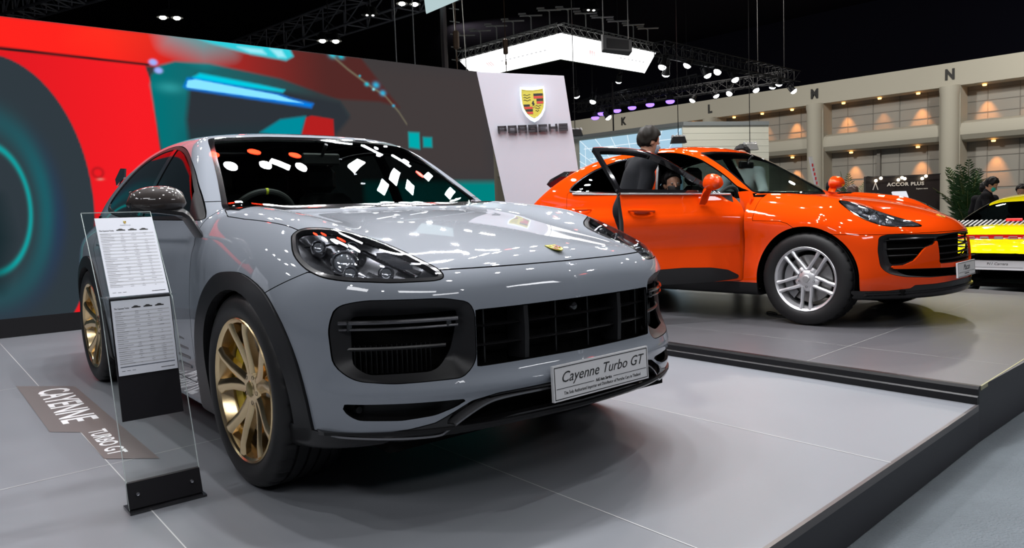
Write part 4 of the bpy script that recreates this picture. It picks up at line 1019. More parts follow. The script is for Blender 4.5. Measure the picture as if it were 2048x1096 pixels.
        b = MB(); b.loft([[(cx+x*kx, s*y, z+dz) for x, dz in ((.06, 0), (.045, .022), (-.05, .022), (-.06, -.014), (.04, -.016))] for y, z, kx in ((1.19, 1.142, .7), (1.08, 1.135, 1.0), (.985, 1.12, 1.0), (.955, 1.10, .95), (.915, 1.03, .9), (.90, 1.005, .85))]); b.build('mirror_arm', mat('mirror_arm_black', (.01, .01, .011), .22, spec=.4), cap)
    # door handles, sill blades, rear spoiler
    for s in (-1, 1):
        for x in (-1.50, -2.45):
            y = float(CY(np.array([x]), np.array([.93]))[0])
            b = MB(); b.tube([(x-.10, s*(y-.01), .955), (x-.085, s*(y+.016), .957), (x, s*(y+.024), .96), (x+.085, s*(y+.016), .957), (x+.10, s*(y-.01), .955)], [.008, .012, .013, .012, .008]); b.build('door_handle', GREY, root)
        b = MB()
        for j in range(4):
            z = .40+j*.042; b.box((-.76, s*(.952), z), (.20-j*.02, .012, .014), mat('blade_grey', (.12, .12, .13), .3, .5), bev=.003)
        b.build('side_vent_blades', None, root)
        b = MB(); b.loft([[(x, s*y, z-.012), (x, s*y, z+.012), (x, s*(y-.10), z+.02), (x, s*(y-.10), z-.02)] for x, y, z in ((-.66, .935, .275), (-1.5, .935, .275), (-2.35, .94, .275))]); b.build('side_skirt', MATTE, root)
    b = MB(); b.loft([[(x+dx, y, z+dz) for dx, dz in ((-.10, 0), (-.02, .018), (.09, .01), (.10, -.006), (0, -.012))] for x, y, z in ((-3.32, -.62, 1.385), (-3.36, -.35, 1.42), (-3.37, 0, 1.43), (-3.36, .35, 1.42), (-3.32, .62, 1.385))])
    for s in (-1, 1):
        b.prism([(-.15, -.02), (.12, .03), (.15, .09), (.02, .10), (-.17, .03)], (-3.22, s*.625, 1.40), (1, 0, 0), (0, 0, 1), (0, s*.012, 0))
    b.build('roof_spoiler', GLOSSBLK, root)
    # wheels
    YEL = mat('yellow_caliper', (.75, .52, .02), .35, coat=.5)
    for x in (0, -2.895):
        make_wheel(root, (x, -.962, .393), False, .393, .290, .285, 'vee', GOLD, YEL, .02 if x == 0 else 0)
        make_wheel(root, (x, .962, .393), True, .393, .290, .285, 'vee', GOLD, YEL, .02 if x == 0 else 0)
        for s in (-1, 1):
            b = MB(); b.M = Matrix.Translation((x+.005, 0, .385))
            a = np.linspace(-.35, PI+.35, 22)
            b.loft([[(.425*math.cos(t), s*.86, .425*math.sin(t)), (.425*math.cos(t), s*.55, .425*math.sin(t)), (.45*math.cos(t), s*.55, .45*math.sin(t)), (.45*math.cos(t), s*.86, .45*math.sin(t))] for t in a])
            b.M = Matrix.Identity(4); b.box((x, s*.56, .50), (.86, .02, .62)); b.build('wheel_arch_liner', DARK, root)
    b = MB(); b.box((-1.5, 0, .27), (4.5, 1.45, .04)); b.box((-1.45, 0, .36), (1.9, 1.75, .10)); b.build('underbody', DARK, root)
    # cabin
    LEA = mat('cabin_leather', (.018, .018, .02), .55); 
    b = MB(); b.box((-1.9, 0, .55), (2.6, 1.6, .06)); b.box((-.55, 0, .80), (.10, 1.62, .6)); b.box((-3.2, 0, .85), (.05, 1.6, .6)); b.build('cabin_floor', DARK, root)
    b = MB(); b.loft([[(-.50, y, 1.06), (-.66, y, 1.10), (-.92, y, 1.11-.0*y+.02*math.exp(-((y+.37)/.2)**2)), (-1.03, y, 1.07), (-1.06, y, .95), (-1.0, y, .70), (-.5, y, .70)] for y in np.linspace(-.78, .78, 21)]); b.build('dashboard', mat('dash_grey', (.10, .105, .11), .6), root)
    steering_wheel(root, (-1.19, -.37, 1.07), .185, True)
    for y in (-.37, .37): seat(root, -1.62, y, .55, LEA)
    for y in (-.40, .40): seat(root, -2.5, y, .56, LEA)
    b = MB(); b.box((-1.18, 0, 1.42), (.03, .24, .07), bev=.01); b.tube([(-1.16, 0, 1.44), (-1.10, 0, 1.50)], .01); b.build('rear_view_mirror', BLACK, root)
    return root
# ---------------------------------------------------------------- orange car: body surface
MWX = Cur([-3.9, -3.6, -3.2, -2.7, -2.1, -1.5, -1.0, -.5, 0, .4, .7, 1.0], [.72, .82, .88, .915, .925, .928, .928, .925, .915, .89, .84, .75])
MSZ = Cur([.1, .28, .42, .65, .88, 1.05, 1.25], [-.05, .006, .004, -.016, .004, -.045, -.15])
def MY(x, z):
    b = np.exp(-((z-.62)/.32)**2)
    return MWX(x)+MSZ(z)+b*(.046*np.exp(-((x+.0)/.48)**2)+.048*np.exp(-((x+2.85)/.55)**2))
MTC = Cur([-3.9, -3.6, -3.2, -2.6, -2, -1.2, -.8, -.4, 0, .3, .55, .75, .9, 1.05], [.93, 1.01, 1.04, 1.06, 1.065, 1.07, 1.07, 1.045, 1.0, .943, .875, .793, .70, .58])
def MT(x, y):
    q = np.clip((x-.1)/.8, 0, 1); q = q*q*(3-2*q); r = np.clip((x+1.0)/.7, 0, 1); r = r*r*(3-2*r)
    e = np.clip(y-.70, 0, 1)
    return MTC(x)-(.05+.30*q)*y**2+(.044*r*(1-.65*q))*np.exp(-((y-.66)/.15)**2)-(1.2+1.*q)*e**2
_mxf = Tab([.1, .2, .3, .42, .55, .68, .78, .9, 1.05], [0, .25, .5, .7, .85, 1.0],
 [[.73, .705, .61, .46, .33, .20], [.82, .795, .70, .56, .41, .26], [.845, .82, .73, .60, .46, .30], [.85, .825, .735, .61, .47, .30], [.845, .82, .73, .60, .45, .26],
  [.825, .80, .705, .57, .42, .22], [.785, .76, .66, .52, .36, .15], [.66, .64, .54, .39, .22, 0], [.4, .4, .35, .25, .05, -.1]])
def MXF(z, y): return _mxf(z, y)
MXR = Tab([.15, .4, .65, .9, 1.1, 1.3], [0, .4, .7, .85, 1.0],
 [[-3.72, -3.70, -3.64, -3.5, -3.2], [-3.84, -3.82, -3.75, -3.6, -3.3], [-3.86, -3.84, -3.76, -3.6, -3.3], [-3.80, -3.78, -3.69, -3.52, -3.2], [-3.70, -3.68, -3.58, -3.4, -3.1], [-3.55, -3.53, -3.4, -3.2, -3.0]])
MB_ = Cur([-4, -3.3, -2.9, -2, -.8, 0, .5, .8, 1.0], [.34, .27, .23, .22, .22, .22, .22, .22, .23])
MGY = Tab([-3.8, -3.2, -2.6, -2.0, -1.4, -.9, -.4], [.95, 1.1, 1.25, 1.4, 1.6],
 [[.66, .62, .55, .47, .36], [.80, .76, .69, .605, .49], [.865, .825, .755, .665, .545], [.885, .85, .78, .69, .57],
  [.89, .855, .79, .70, .58], [.885, .85, .785, .695, .575], [.87, .83, .77, .68, .56]])
MGW = Tab([.95, 1.1, 1.25, 1.4, 1.6], [0, .3, .6, .8, .95],
 [[-.20, -.22, -.33, -.45, -.55], [-.45, -.475, -.58, -.71, -.81], [-.72, -.745, -.845, -.97, -1.07], [-1.0, -1.025, -1.115, -1.22, -1.32], [-1.46, -1.485, -1.57, -1.67, -1.76]])
MGR = Tab([-3.8, -3.45, -3.15, -2.85, -2.5, -2.15, -1.8, -1.4, -1.0, -.6], [0, .3, .6, .9],
 [[.80, .80, .79, .77], [.99, .985, .965, .92], [1.21, 1.205, 1.18, 1.12], [1.385, 1.38, 1.35, 1.29],
  [1.505, 1.50, 1.468, 1.40], [1.555, 1.55, 1.518, 1.445], [1.572, 1.567, 1.535, 1.46], [1.555, 1.55, 1.518, 1.45], [1.50, 1.495, 1.465, 1.40], [1.40, 1.395, 1.365, 1.30]])
def mac_F(P):
    x = P[:, 0]; y = np.abs(P[:, 1]); z = P[:, 2]
    s = y-MY(x, z); t = (z-MT(x, y))*.97; f = (x-MXF(z, y))*.93; r = (MXR(z, y)-x)*.95; b = (MB_(x)-z)
    w = smax(s, t, .12); w = smax(w, f, .07); w = smax(w, r, .10); w = smax(w, b, .04)
    g = smax((y-MGY(x, z))*.92, (z-MGR(x, y)), .07); g = smax(g, (x-MGW(z, y))*.5, .045); g = np.maximum(g, .95-z)
    return smin(w, g, .035)
# ---------------------------------------------------------------- orange car
ORANGE = mat('lava_orange_paint', (.66, .050, .002), .6, 0., 1., spec=.0)
_b = ORANGE.node_tree.nodes['Principled BSDF']; _b.inputs['Metallic'].default_value = 0
CLEARW = glass('lightly_tinted_glass', (.52, .58, .56)); RIMS = mat('silver_alloy', (.72, .72, .74), .33, .75)
def build_macan():
    S = halves(implicit(mac_F, (-4.05, -.06, .1), (1.1, 1.10, 1.75), .035, 1))
    root = empty('compact_suv', (MACAN[0], MACAN[1], MACAN[3]), MACAN[2], 'orange compact SUV with its front door open standing on the raised stage', 'car')
    tz = lambda x, y: float(MT(np.array([x]), np.array([abs(y)]))[0])
    ws = fillet([(-.70, 1.0), (-.675, 1.08), (-.63, 1.17), (-.575, 1.28), (-.54, 1.37), (-.515, 1.44), (-.495, 1.478), (-.3, 1.492), (.1, 1.495), (.1, 1.0)], .02)
    f = lambda s: np.maximum(near(s, FRONT, ws, lambda V: (V[:, 0] > -1.65) & (V[:, 0] < -.28)), 1.045-s.V[:, 2])
    W, S = S.cut(f(S)); Wg, Wb = W.cut(f(W)+.018)
    srf_obj('windscreen', Wg, glass('windscreen_glass', (.62, .68, .66)), root, .005); srf_obj('windscreen_seal', Wb, GLOSSBLK, root, .01)
    dlo = loopspl([(-.60, 1.062), (-.72, 1.135), (-.88, 1.245), (-1.05, 1.35), (-1.20, 1.425), (-1.40, 1.478), (-1.65, 1.497), (-1.92, 1.486), (-2.17, 1.448), (-2.42, 1.375), (-2.60, 1.27), (-2.66, 1.195), (-2.58, 1.163), (-2.2, 1.137), (-1.6, 1.105), (-1.0, 1.078)], 4)
    fd = lambda s: near(s, SIDE, dlo, lambda V: (V[:, 1] < -.5) & (V[:, 2] > .98))
    bp = [(-1.62, 1.0), (-1.64, 1.25), (-1.74, 1.6), (-1.655, 1.6), (-1.555, 1.25), (-1.53, 1.0)]
    # the open driver side door (right side of the car): skin below the belt and frame round its window
    dp = fillet([(-.545, 1.15), (-.52, .84), (-.53, .34), (-1.50, .34), (-1.60, .52), (-1.63, .80), (-1.625, 1.10), (-1.80, 1.60), (-1.2, 1.60), (-.60, 1.15)], [.0, .02, .03, .05, .05, .05, .03, .02, .02, .02])
    up = lambda s: near(s, SIDE, dp, lambda V: (V[:, 1] < -.5))
    right = lambda s: s.V[:, 1]+.3
    body_below = lambda s: s.V[:, 2]-1.07-(-s.V[:, 0]-.6)*.028
    D, S = carve(S, lambda s: np.maximum(np.maximum(np.minimum(np.maximum(up(s), body_below(s)), np.maximum(fd(s)-.004, up(s))), right(s)), -.1), .002)
    S0, D0 = None, D
    clad = fillet([(-1.70, .465), (-1.44, .465), (-1.11, .472), (-.85, .461), (-.70, .436), (-.60, .385), (-.61, .360), (-.88, .340), (-1.50, .340), (-1.70, .345)], .02)
    fc = lambda s: near(s, SIDE, clad, lambda V: V[:, 1] < -.6)
    hinge = empty('open_door', (0, 0, 0)); hinge.parent = root; hinge.rotation_euler = (0, 0, math.radians(62)); 
    def hob(o):
        o.parent = None; return o
    sh = Srf(D.V-np.array([-.57, -.915, 0]), D.N, D.T)
    off = np.array([-.57, -.915, 0])
    below, fr = D.cut(fd(D))[::-1]; frame, glassD = fr, None
    winD, skin = D.cut(fd(D)); 
    pane, fr = winD.cut(np.maximum(fd(winD)+.035, up(winD)+.030))
    cl, skin = carve(skin, fc, .001)
    mv = lambda s: Srf(s.V-off, s.N, s.T)
    bpy.data.objects.remove(hinge)
    door = srf_obj('front_door', mv(skin), (ORANGE, BLACK), root, .05); door.location = tuple(off); door.rotation_euler = (0, 0, math.radians(62)); tag(door, 'open front door on the near side')
    srf_obj('window_frame', mv(fr), GLOSSBLK, door, .045); srf_obj('lower_cladding', mv(cl.off(.006)), MATTE, door, .02)
    b = MB(); b.loft([[(x, k-off[1], z) for k, z in ((-.845, 1.065+dz), (-.76, 1.065+dz), (-.74, .95), (-.76, .45), (-.87, .38), (-.89, .60), (-.89, .90))] for x, dz in ((-.03, 0), (-1.02, .03))]); b.build('inner_panel', mat('door_card', (.02, .02, .02), .6), door)
    b = MB(); b.tube([(x-off[0], -float(MGY(np.array([x]), np.array([1.08]))[0])-.008-off[1], 1.068+(-x-.6)*.030) for x in np.linspace(-.62, -1.62, 8)], .009, SILVER); b.build('belt_strip', None, door)
    b = MB(); b.tube([(x-off[0], y-off[1], z) for x, y, z in ((-1.345, -.90, .953), (-1.36, -.935, .953), (-1.455, -.945, .957), (-1.55, -.935, .962), (-1.57, -.90, .962))], [.009, .013, .014, .013, .009]); b.build('door_handle', ORANGE, door)
    b = MB(); b.ball((-1.455-off[0], -.912-off[1], .95), (.075, .012, .022)); b.build('handle_cup', ORANGE, door)
    # mirror on the open door
    def mirror(par, s, o, mx=-.66):
        rings = []; cx, cy, cz = mx-o[0], s*1.035-o[1], 1.155
        for t in np.linspace(-1, 1, 13):
            w = math.sqrt(max(0, 1-abs(t)**2.6)); a = .085*(w*.9+.1); u = .080*(w*.92+.08); dn = .055*(w*.9+.1)
            rings.append([(cx+a*math.cos(q)*(1 if math.cos(q) > 0 else .5), cy+s*.11*t, cz+(u if math.sin(q) > 0 else dn)*math.sin(q)) for q in np.linspace(0, 2*PI, 21)[:-1]])
        b = MB(); b.loft(rings); c = b.build('wing_mirror', ORANGE, par, angle=60)
        b = MB(); b.box((cx-.030, cy, cz+.01), (.006, .10, .045), mat('mirror_glass'), bev=.002); b.build('mirror_face', None, c)
        b = MB(); b.loft([[(cx+x, y, cz+z+dz) for x, dz in ((.04, 0), (.02, .022), (-.03, .02), (-.035, -.015), (.02, -.02))] for y, z in ((cy-s*.02, -.035), (cy-s*.07, -.06), (cy-s*.11, -.11), (cy-s*.14, -.15))]); b.build('mirror_arm', ORANGE, c)
    mirror(door, -1, off, -.90)
    D2, S = carve(S, fd, .002)
    G, fr = D2.cut(fd(D2)+.018); B, G = G.cut(near(G, SIDE, bp, lambda V: V[:, 0] < 9))
    srf_obj('window_frame', fr, GLOSSBLK, root, .012); srf_obj('door_pillar', B, ORANGE if False else GLOSSBLK, root, .02)
    for g in sides(G):
        if not len(g.T): continue
        a, c = g.cut(-1.6-g.V[:, 0])
        if len(a.T): srf_obj('front_side_window', a, CLEARW, root, .004)
        if len(c.T): srf_obj('rear_side_window', c, glass('tinted_glass'), root, .004)
    b = MB(); b.loft([[(x-.035, y, z), (x-.035, y-.02, z), (x+.035, y-.02, z), (x+.035, y, z)] for x, y, z in ((-1.555, -.86, .40), (-1.56, -.865, .95), (-1.565, -.80, 1.15), (-1.60, -.73, 1.36), (-1.65, -.675, 1.49))]); b.build('b_pillar', ORANGE, root)
    b = MB(); b.loft([[(x0, y0, z), (x0-.17, y0+.12, z), (x0-.17, y0+.16, z), (x0, y0+.06, z)] for x0, y0, z in ((-.50, -.895, .36), (-.495, -.90, .80), (-.50, -.865, 1.02), (-.56, -.80, 1.09))]); b.build('door_jamb', ORANGE, root)
    b = MB(); b.tube([(-1.51, -.85, .40), (-1.515, -.845, .95), (-1.52, -.80, 1.13), (-1.555, -.725, 1.35), (-1.62, -.665, 1.47)], .012); b.build('door_seal', mat('grey_rubber', (.20, .20, .20), .5), root)
    b = MB(); b.tube([(x, float(-MGY(np.array([x]), np.array([1.15]))[0])-.012, 1.108+(-x-1.7)*.05) for x in np.linspace(-1.66, -2.58, 8)], .009, SILVER); b.build('belt_strip', None, root)
    # openings at the front
    fx = lambda V: V[:, 0] > .40
    io = fillet([(-.79, .60), (-.765, .70), (-.70, .712), (-.54, .705), (-.32, .697), (.1, .705), (.1, .345), (-.20, .375), (-.45, .375), (-.66, .39), (-.75, .42), (-.79, .47)], [.03, .03, .03, 0, 0, 0, 0, 0, .02, .04, .05, .05])
    fio = lambda s: near(s, FRONT, io, fx)
    I, S = carve(S, fio, .0015)
    ii = fillet([(-.715, .69), (-.345, .683), (-.375, .63), (-.47, .61), (-.565, .515), (-.64, .488), (-.725, .486), (-.735, .58)], [.02, .02, .04, .04, .04, .04, .02, .02])
    gc = [(-.335, .680), (-.2, .692), (.1, .700), (.1, .475), (-.36, .478)]
    lo = fillet([(-.700, .445), (-.20, .430), (.1, .428), (.1, .372), (-.47, .380), (-.64, .400)], [.02, 0, 0, 0, .02, .03])
    for poly in (ii, gc, lo):
        _g, I = I.cut(near(I, FRONT, poly, fx))
    fin = [(-.355, .70), (-.355, .66), (-.385, .625), (-.478, .602), (-.575, .508), (-.645, .478), (-.728, .476), (-.716, .452), (-.20, .436), (.1, .434), (.1, .470), (-.355, .472)]
    Fn, I = I.cut(near(I, FRONT, fin, fx)); Fn = Srf(Fn.V-Fn.N*.004, Fn.N, Fn.T)
    srf_obj('intake_blade', Fn, ORANGE, root, .02); srf_obj('intake_frame', bowl(I, fio, .03, .8), MATTE, root, .01)
    X = lambda y, z: float(MXF(np.array([z]), np.array([abs(y)]))[0])
    b = MB(); ys = np.linspace(-.80, .80, 33); b.loft([[(X(y, .55)-.10, y, .36), (X(y, .55)-.10, y, .72), (X(y, .55)-.11, y, .72), (X(y, .55)-.11, y, .36)] for y in ys]); gr = b.build('radiator_grille', DARK, root)
    b = MB()
    for z, y0, y1 in ((.65, -.35, .35), (.60, -.35, .35), (.545, -.35, .35), (.50, -.35, .35), (.665, -.72, -.36), (.665, .36, .72), (.60, -.72, -.45), (.60, .45, .72), (.55, -.72, -.53), (.55, .53, .72)):
        b.loft([[(X(y, z)-.022, y, z-.003), (X(y, z)-.016, y, z), (X(y, z)-.022, y, z+.004), (X(y, z)-.06, y, z+.004), (X(y, z)-.06, y, z-.004)] for y in np.linspace(y0, y1, 9)])
    b.build('grille_bars', GBLK, gr)
    for s in (-1, 1):
        b = MB(); b.tube([(X(y, .675)-.012, s*abs(y), .675) for y in np.linspace(-.705, -.36, 9)], .008); b.build('daytime_lamp_bar', mat('smoked_bar'), root)
    low = [(-1.1, .30), (-.90, .292), (-.75, .288), (-.60, .30), (-.57, .322), (-.41, .322), (-.2, .330), (.1, .334), (.1, 0), (-1.1, 0)]
    L, S = carve(S, lambda s: near(s, FRONT, low, lambda V: V[:, 0] > .36), .001)
    srf_obj('front_valance', L.off(.003), mat('satin_black'), root, .012)
    b = MB(); ys = np.linspace(-.86, .86, 31)
    b.loft([[(X(y, .26)-.0, y, .245+.02*(1-abs(y))), (X(y, .26)+.022, y, .255+.02*(1-abs(y))), (X(y, .26)+.02, y, .267+.02*(1-abs(y))), (X(y, .26)-.06, y, .275+.02*(1-abs(y))), (X(y, .26)-.25, y, .24)] for y in ys]); b.build('lower_lip', mat('satin_black'), root)
    # headlights
    dv = np.array([.60, -.50, .62]); dv /= np.linalg.norm(dv); e1 = np.cross((0, 0, 1.), dv); e1 /= np.linalg.norm(e1); e2 = np.cross(dv, e1)
    up_ = [(x, y, tz(x, y)-.004) for x, y in ((.175, -.705), (.20, -.665), (.28, -.625), (.38, -.575), (.48, -.52), (.57, -.465), (.645, -.425), (.69, -.42))]
    hp = up_+[(.655, -.50, .762), (.575, -.635, .768), (.518, -.700, .779), (.463, -.738, .801), (.395, -.768, .836), (.315, -.775, .886), (.245, -.76, .925), (.195, -.735, .950)]
    hp2 = loopspl([(np.dot(p, e1), np.dot(p, e2)) for p in hp], 3)
    fh = lambda s: near(s, (e1, e2), hp2, lambda V: (V[:, 0] > .05) & (V[:, 2] > .70) & (V[:, 1] < -.3))
    H, S = carve(S, fh, .002)
    for h, s in zip(sides(H), (-1, 1)):
        fr, lens = h.cut(-(fh(h)+.010)); rim = srf_obj('headlight', fr, CHROME, root, .02)
        srf_obj('headlight_lens', lens, glass('clear_lens'), rim, .004); srf_obj('headlight_housing', bowl(h, fh, .09, 1.0).off(-.008), mat('lamp_housing'), rim, .004)
        nx = Vector((.7, s*.5, .4)).normalized()
        for x, y, z, r in ((.43, .665, .835, .036), (.34, .70, .885, .022), (.36, .63, .90, .022), (.52, .60, .80, .024), (.50, .66, .79, .02)):
            k = MB(); k.M = Matrix.Translation((x, s*y, z)) @ Vector((0, 0, 1)).rotation_difference(nx).to_matrix().to_4x4(); k.lathe([(r*1.15, -.03), (r*1.2, 0), (r*1.05, .004), (r, .0)], CHROME, n=20); k.ball((0, 0, -.008), (r*.95, r*.95, r*.5), mat('projector_lens'), n=16); k.build('lamp_module', None, rim)
        q = MB(); q.tube([(x-.02, -s*y if s > 0 else y, z) for x, y, z in ((.24, -.70, .92), (.36, -.68, .86), (.47, -.66, .80), (.60, -.56, .775), (.66, -.47, .785))], .005); q.build('chrome_trim', CHROME, rim)
    # arches, bonnet, doors, skirts
    def arch(cx, cz, r, top): return [(cx+r*math.cos(a), cz+top*math.sin(a)) for a in np.linspace(0, PI, 29)]+[(cx-r, -.1), (cx+r, -.1)]
    for a in (arch(.005, .37, .410, .418), arch(-2.807, .37, .415, .42)): _g, S = S.cut(near(S, SIDE, a, lambda V: V[:, 1] < -.55))
    clam = [(-.52, .843), (-.20, .832), (-.13, .812), (-.06, .765), (.24, .722), (.50, .712), (1.2, .712), (1.2, 1.3), (-.30, 1.3), (-.47, 1.10), (-.49, 1.0)]
    Cm, S = carve(S, lambda s: np.maximum(near(s, SIDE, clam, lambda V: V[:, 2] > 0), -.44-s.V[:, 0]), .002)
    srf_obj('bonnet', Cm, (ORANGE, DARK), root, .012)
    C2, S = carve(S, fc, .001); srf_obj('side_cladding', C2.off(.006), MATTE, root, .02)
    fdl = fillet([(-.50, 1.10), (-.52, .84), (-.53, .34), (-1.50, .34), (-1.60, .52), (-1.63, .80), (-1.625, 1.11)], .02); rdl = fillet([(-1.63, 1.11), (-1.635, .80), (-1.605, .52), (-1.505, .34), (-2.20, .34), (-2.28, .55), (-2.45, .78), (-2.62, .92), (-2.68, 1.17)], .03)
    for nm, poly in (('front_door', fdl), ('rear_door', rdl)):
        fq = (lambda s: near(s, SIDE, poly, lambda V: (V[:, 1] < -.5) & (V[:, 2] > .25))) if nm == 'rear_door' else (lambda s: np.maximum(near(s, SIDE, poly, lambda V: (V[:, 1] < -.5) & (V[:, 2] > .25)), .3-s.V[:, 1])); Dd, S = carve(S, fq, .002)
        for k_, d in enumerate(sides(Dd)):
            if len(d.T) > 50 and (nm == 'rear_door' or k_ == 1): srf_obj(nm, d, (ORANGE, DARK), root, .014)
    sill = [(-2.5, .345), (-.40, .325), (-.40, 0), (-2.5, 0)]
    Sl, S = carve(S, lambda s: near(s, SIDE, sill, lambda V: V[:, 1] < -.6), .001); srf_obj('side_skirt', Sl, MATTE, root, .02)
    _g, S = S.cut(np.where((S.N[:, 2] < -.6) & (S.V[:, 2] < .45), -1, 1.))
    srf_obj('body_shell', S, (ORANGE, DARK), root, .014)
    y = float(MY(np.array([-2.37]), np.array([.98]))[0])
    for s in (-1, 1):
        for x, z in (((-2.37, .985),) if s < 0 else ((-2.37, .985), (-1.48, .96))):
            b = MB(); b.tube([(x-.10, s*(y-.03), z), (x-.085, s*(y+.008), z), (x, s*(y+.016), z), (x+.085, s*(y+.008), z), (x+.10, s*(y-.03), z)], [.009, .013, .014, .013, .009]); b.build('door_handle', ORANGE, root)
    mirror(root, 1, (0, 0, 0)) 
    b = MB(); b.loft([[(x+dx, y, z+dz) for dx, dz in ((-.22, -.06), (.0, .012), (.10, .008), (.10, -.02), (-.16, -.10))] for x, y, z in ((-2.90, -.66, 1.34), (-2.90, -.60, 1.395), (-2.92, 0, 1.425), (-2.90, .60, 1.395), (-2.90, .66, 1.34))]); b.build('roof_spoiler', GLOSSBLK, root)
    # plate
    pc = Vector((.880, -.04, .415)); e1 = Vector((-.05, 1, 0)).normalized(); e2 = Vector((-.05, 0, 1)).normalized(); nn = e1.cross(e2); w2, h2 = .235, .058
    b = MB(); b.prism([(-w2, -h2), (w2, -h2), (w2, h2), (-w2, h2)], pc-nn*.012, e1, e2, nn*.012, mat('plate_face')); b.box(pc-nn*.04, (.05, .16, .05), BLACK); pl = b.build('number_plate', None, root, smooth=False)
    b = MB(); k = .005
    for a0, a1, c0, c1 in ((-w2+k, w2-k, h2-k-.003, h2-k), (-w2+k, w2-k, -h2+k, -h2+k+.003), (-w2+k, -w2+k+.003, -h2+k, h2-k), (w2-k-.003, w2-k, -h2+k, h2-k), (-w2+.03, w2-.03, -.0225, -.0205)): b.prism([(a0, c0), (a1, c0), (a1, c1), (a0, c1)], pc, e1, e2, nn*.0008, INK)
    put_text(b, 'Macan', .066, pc+e2*.014+nn*.0005, e1, e2, INK, extrude=.0004, shear=.35); put_text(b, 'AAS Auto Service', .016, pc-e2*.034+nn*.0005, e1, e2, INK, extrude=.0004); b.build('plate_lettering', INK, pl, smooth=False)
    p = Vector((.70, 0, tz(.70, 0)+.001)); q = Vector((.66, 0, tz(.66, 0)+.001)); crest(root, (p+q)/2, Vector((0, 1, 0)), q-p, .065, 'bonnet_badge', .003)
    # wheels
    for x in (0, -2.807):
        make_wheel(root, (x, -.925, .370), False, .370, .254, .235, 'twin', RIMS, mat('grey_caliper', (.25, .25, .26), .4, .5), 0.)
        make_wheel(root, (x, .925, .370), True, .370, .254, .235, 'twin', RIMS, mat('grey_caliper'), 0.)
        for s in (-1, 1):
            b = MB(); a = np.linspace(-.3, PI+.3, 20)
            b.loft([[(x+.425*math.cos(t), s*.83, .37+.43*math.sin(t)), (x+.425*math.cos(t), s*.5, .37+.43*math.sin(t)), (x+.45*math.cos(t), s*.5, .37+.455*math.sin(t)), (x+.45*math.cos(t), s*.83, .37+.455*math.sin(t))] for t in a]); b.box((x, s*.51, .48), (.86, .02, .6)); b.build('wheel_arch_liner', DARK, root)
    b = MB(); b.box((-1.4, 0, .27), (4.1, 1.35, .04)); b.box((-1.4, 0, .33), (1.8, 1.7, .06)); b.build('underbody', DARK, root)
    LEA = mat('cabin_leather')
    b = MB(); b.box((-1.8, 0, .5), (2.4, 1.5, .06)); b.box((-.48, 0, .78), (.10, 1.55, .55)); b.box((-2.95, 0, .80), (.05, 1.5, .55)); b.build('cabin_floor', DARK, root)
    b = MB(); b.loft([[(-.40, y, 1.00), (-.60, y, 1.035), (-.85, y, 1.03), (-.96, y, .98), (-.98, y, .88), (-.92, y, .65), (-.4, y, .65)] for y in np.linspace(-.74, .74, 15)]); b.build('dashboard', mat('dash_grey'), root)
    steering_wheel(root, (-1.08, -.36, .985), .18, False)
    for y in (-.36, .36): seat(root, -1.50, y, .50, LEA)
    for y in (-.38, .38): seat(root, -2.30, y, .50, LEA)
    b = MB(); b.box((-1.05, 0, 1.36), (.03, .24, .07), bev=.01); b.tube([(-1.04, 0, 1.38), (-.98, 0, 1.44)], .01); b.build('rear_view_mirror', BLACK, root)
    return root
# ---------------------------------------------------------------- yellow rear-engined coupe seen from behind (x forward, origin under the rear bumper)
SYW = Cur([-.1, .3, .9, 1.6, 2.4, 3.2, 4.0, 4.6], [.80, .90, .926, .915, .89, .895, .86, .72])
SSZ = Cur([.1, .3, .6, .8, 1.0], [-.05, -.01, 0, -.03, -.12])
STC = Cur([-.1, .15, .5, 1.0, 1.8, 2.6, 3.3, 4.0, 4.6], [.80, .90, .94, .95, .93, .93, .86, .74, .58])
SXR = Tab([.15, .30, .45, .62, .70, .84, .95], [0, .4, .7, .85, 1.0],
 [[.14, .15, .20, .32, .6], [.02, .03, .08, .20, .5], [-.02, -.01, .05, .18, .48], [.0, .01, .07, .20, .5], [-.01, 0, .06, .19, .5], [.04, .05, .12, .26, .55], [.25, .26, .32, .45, .7]])
SGY = Tab([.2, 1.0, 2.0, 3.0, 3.6], [.8, .95, 1.1, 1.25, 1.35], [[.66, .60, .50, .38, .28], [.77, .72, .62, .50, .40], [.80, .76, .67, .56, .46], [.80, .75, .66, .54, .44], [.78, .72, .62, .5, .4]])
SGR = Tab([-.2, .3, .8, 1.3, 1.9, 2.5, 3.0, 3.5], [0, .4, .8], [[.60, .59, .56], [.86, .85, .80], [1.04, 1.03, .97], [1.19, 1.175, 1.11], [1.275, 1.26, 1.19], [1.26, 1.245, 1.17], [1.10, 1.085, 1.02], [.88, .86, .80]])
def spt_F(P):
    x = P[:, 0]; y = np.abs(P[:, 1]); z = P[:, 2]
    w = smax(y-(SYW(x)+SSZ(z)), (z-STC(x)+.10*y**2), .16); w = smax(w, SXR(z, y)-x, .05); w = smax(w, x-4.35+.5*y**2, .12); w = smax(w, .20-z, .04)
    g = smax((y-SGY(x, z))*.9, (z-SGR(x, y))*.9, .09)
    return smin(w, g, .06)
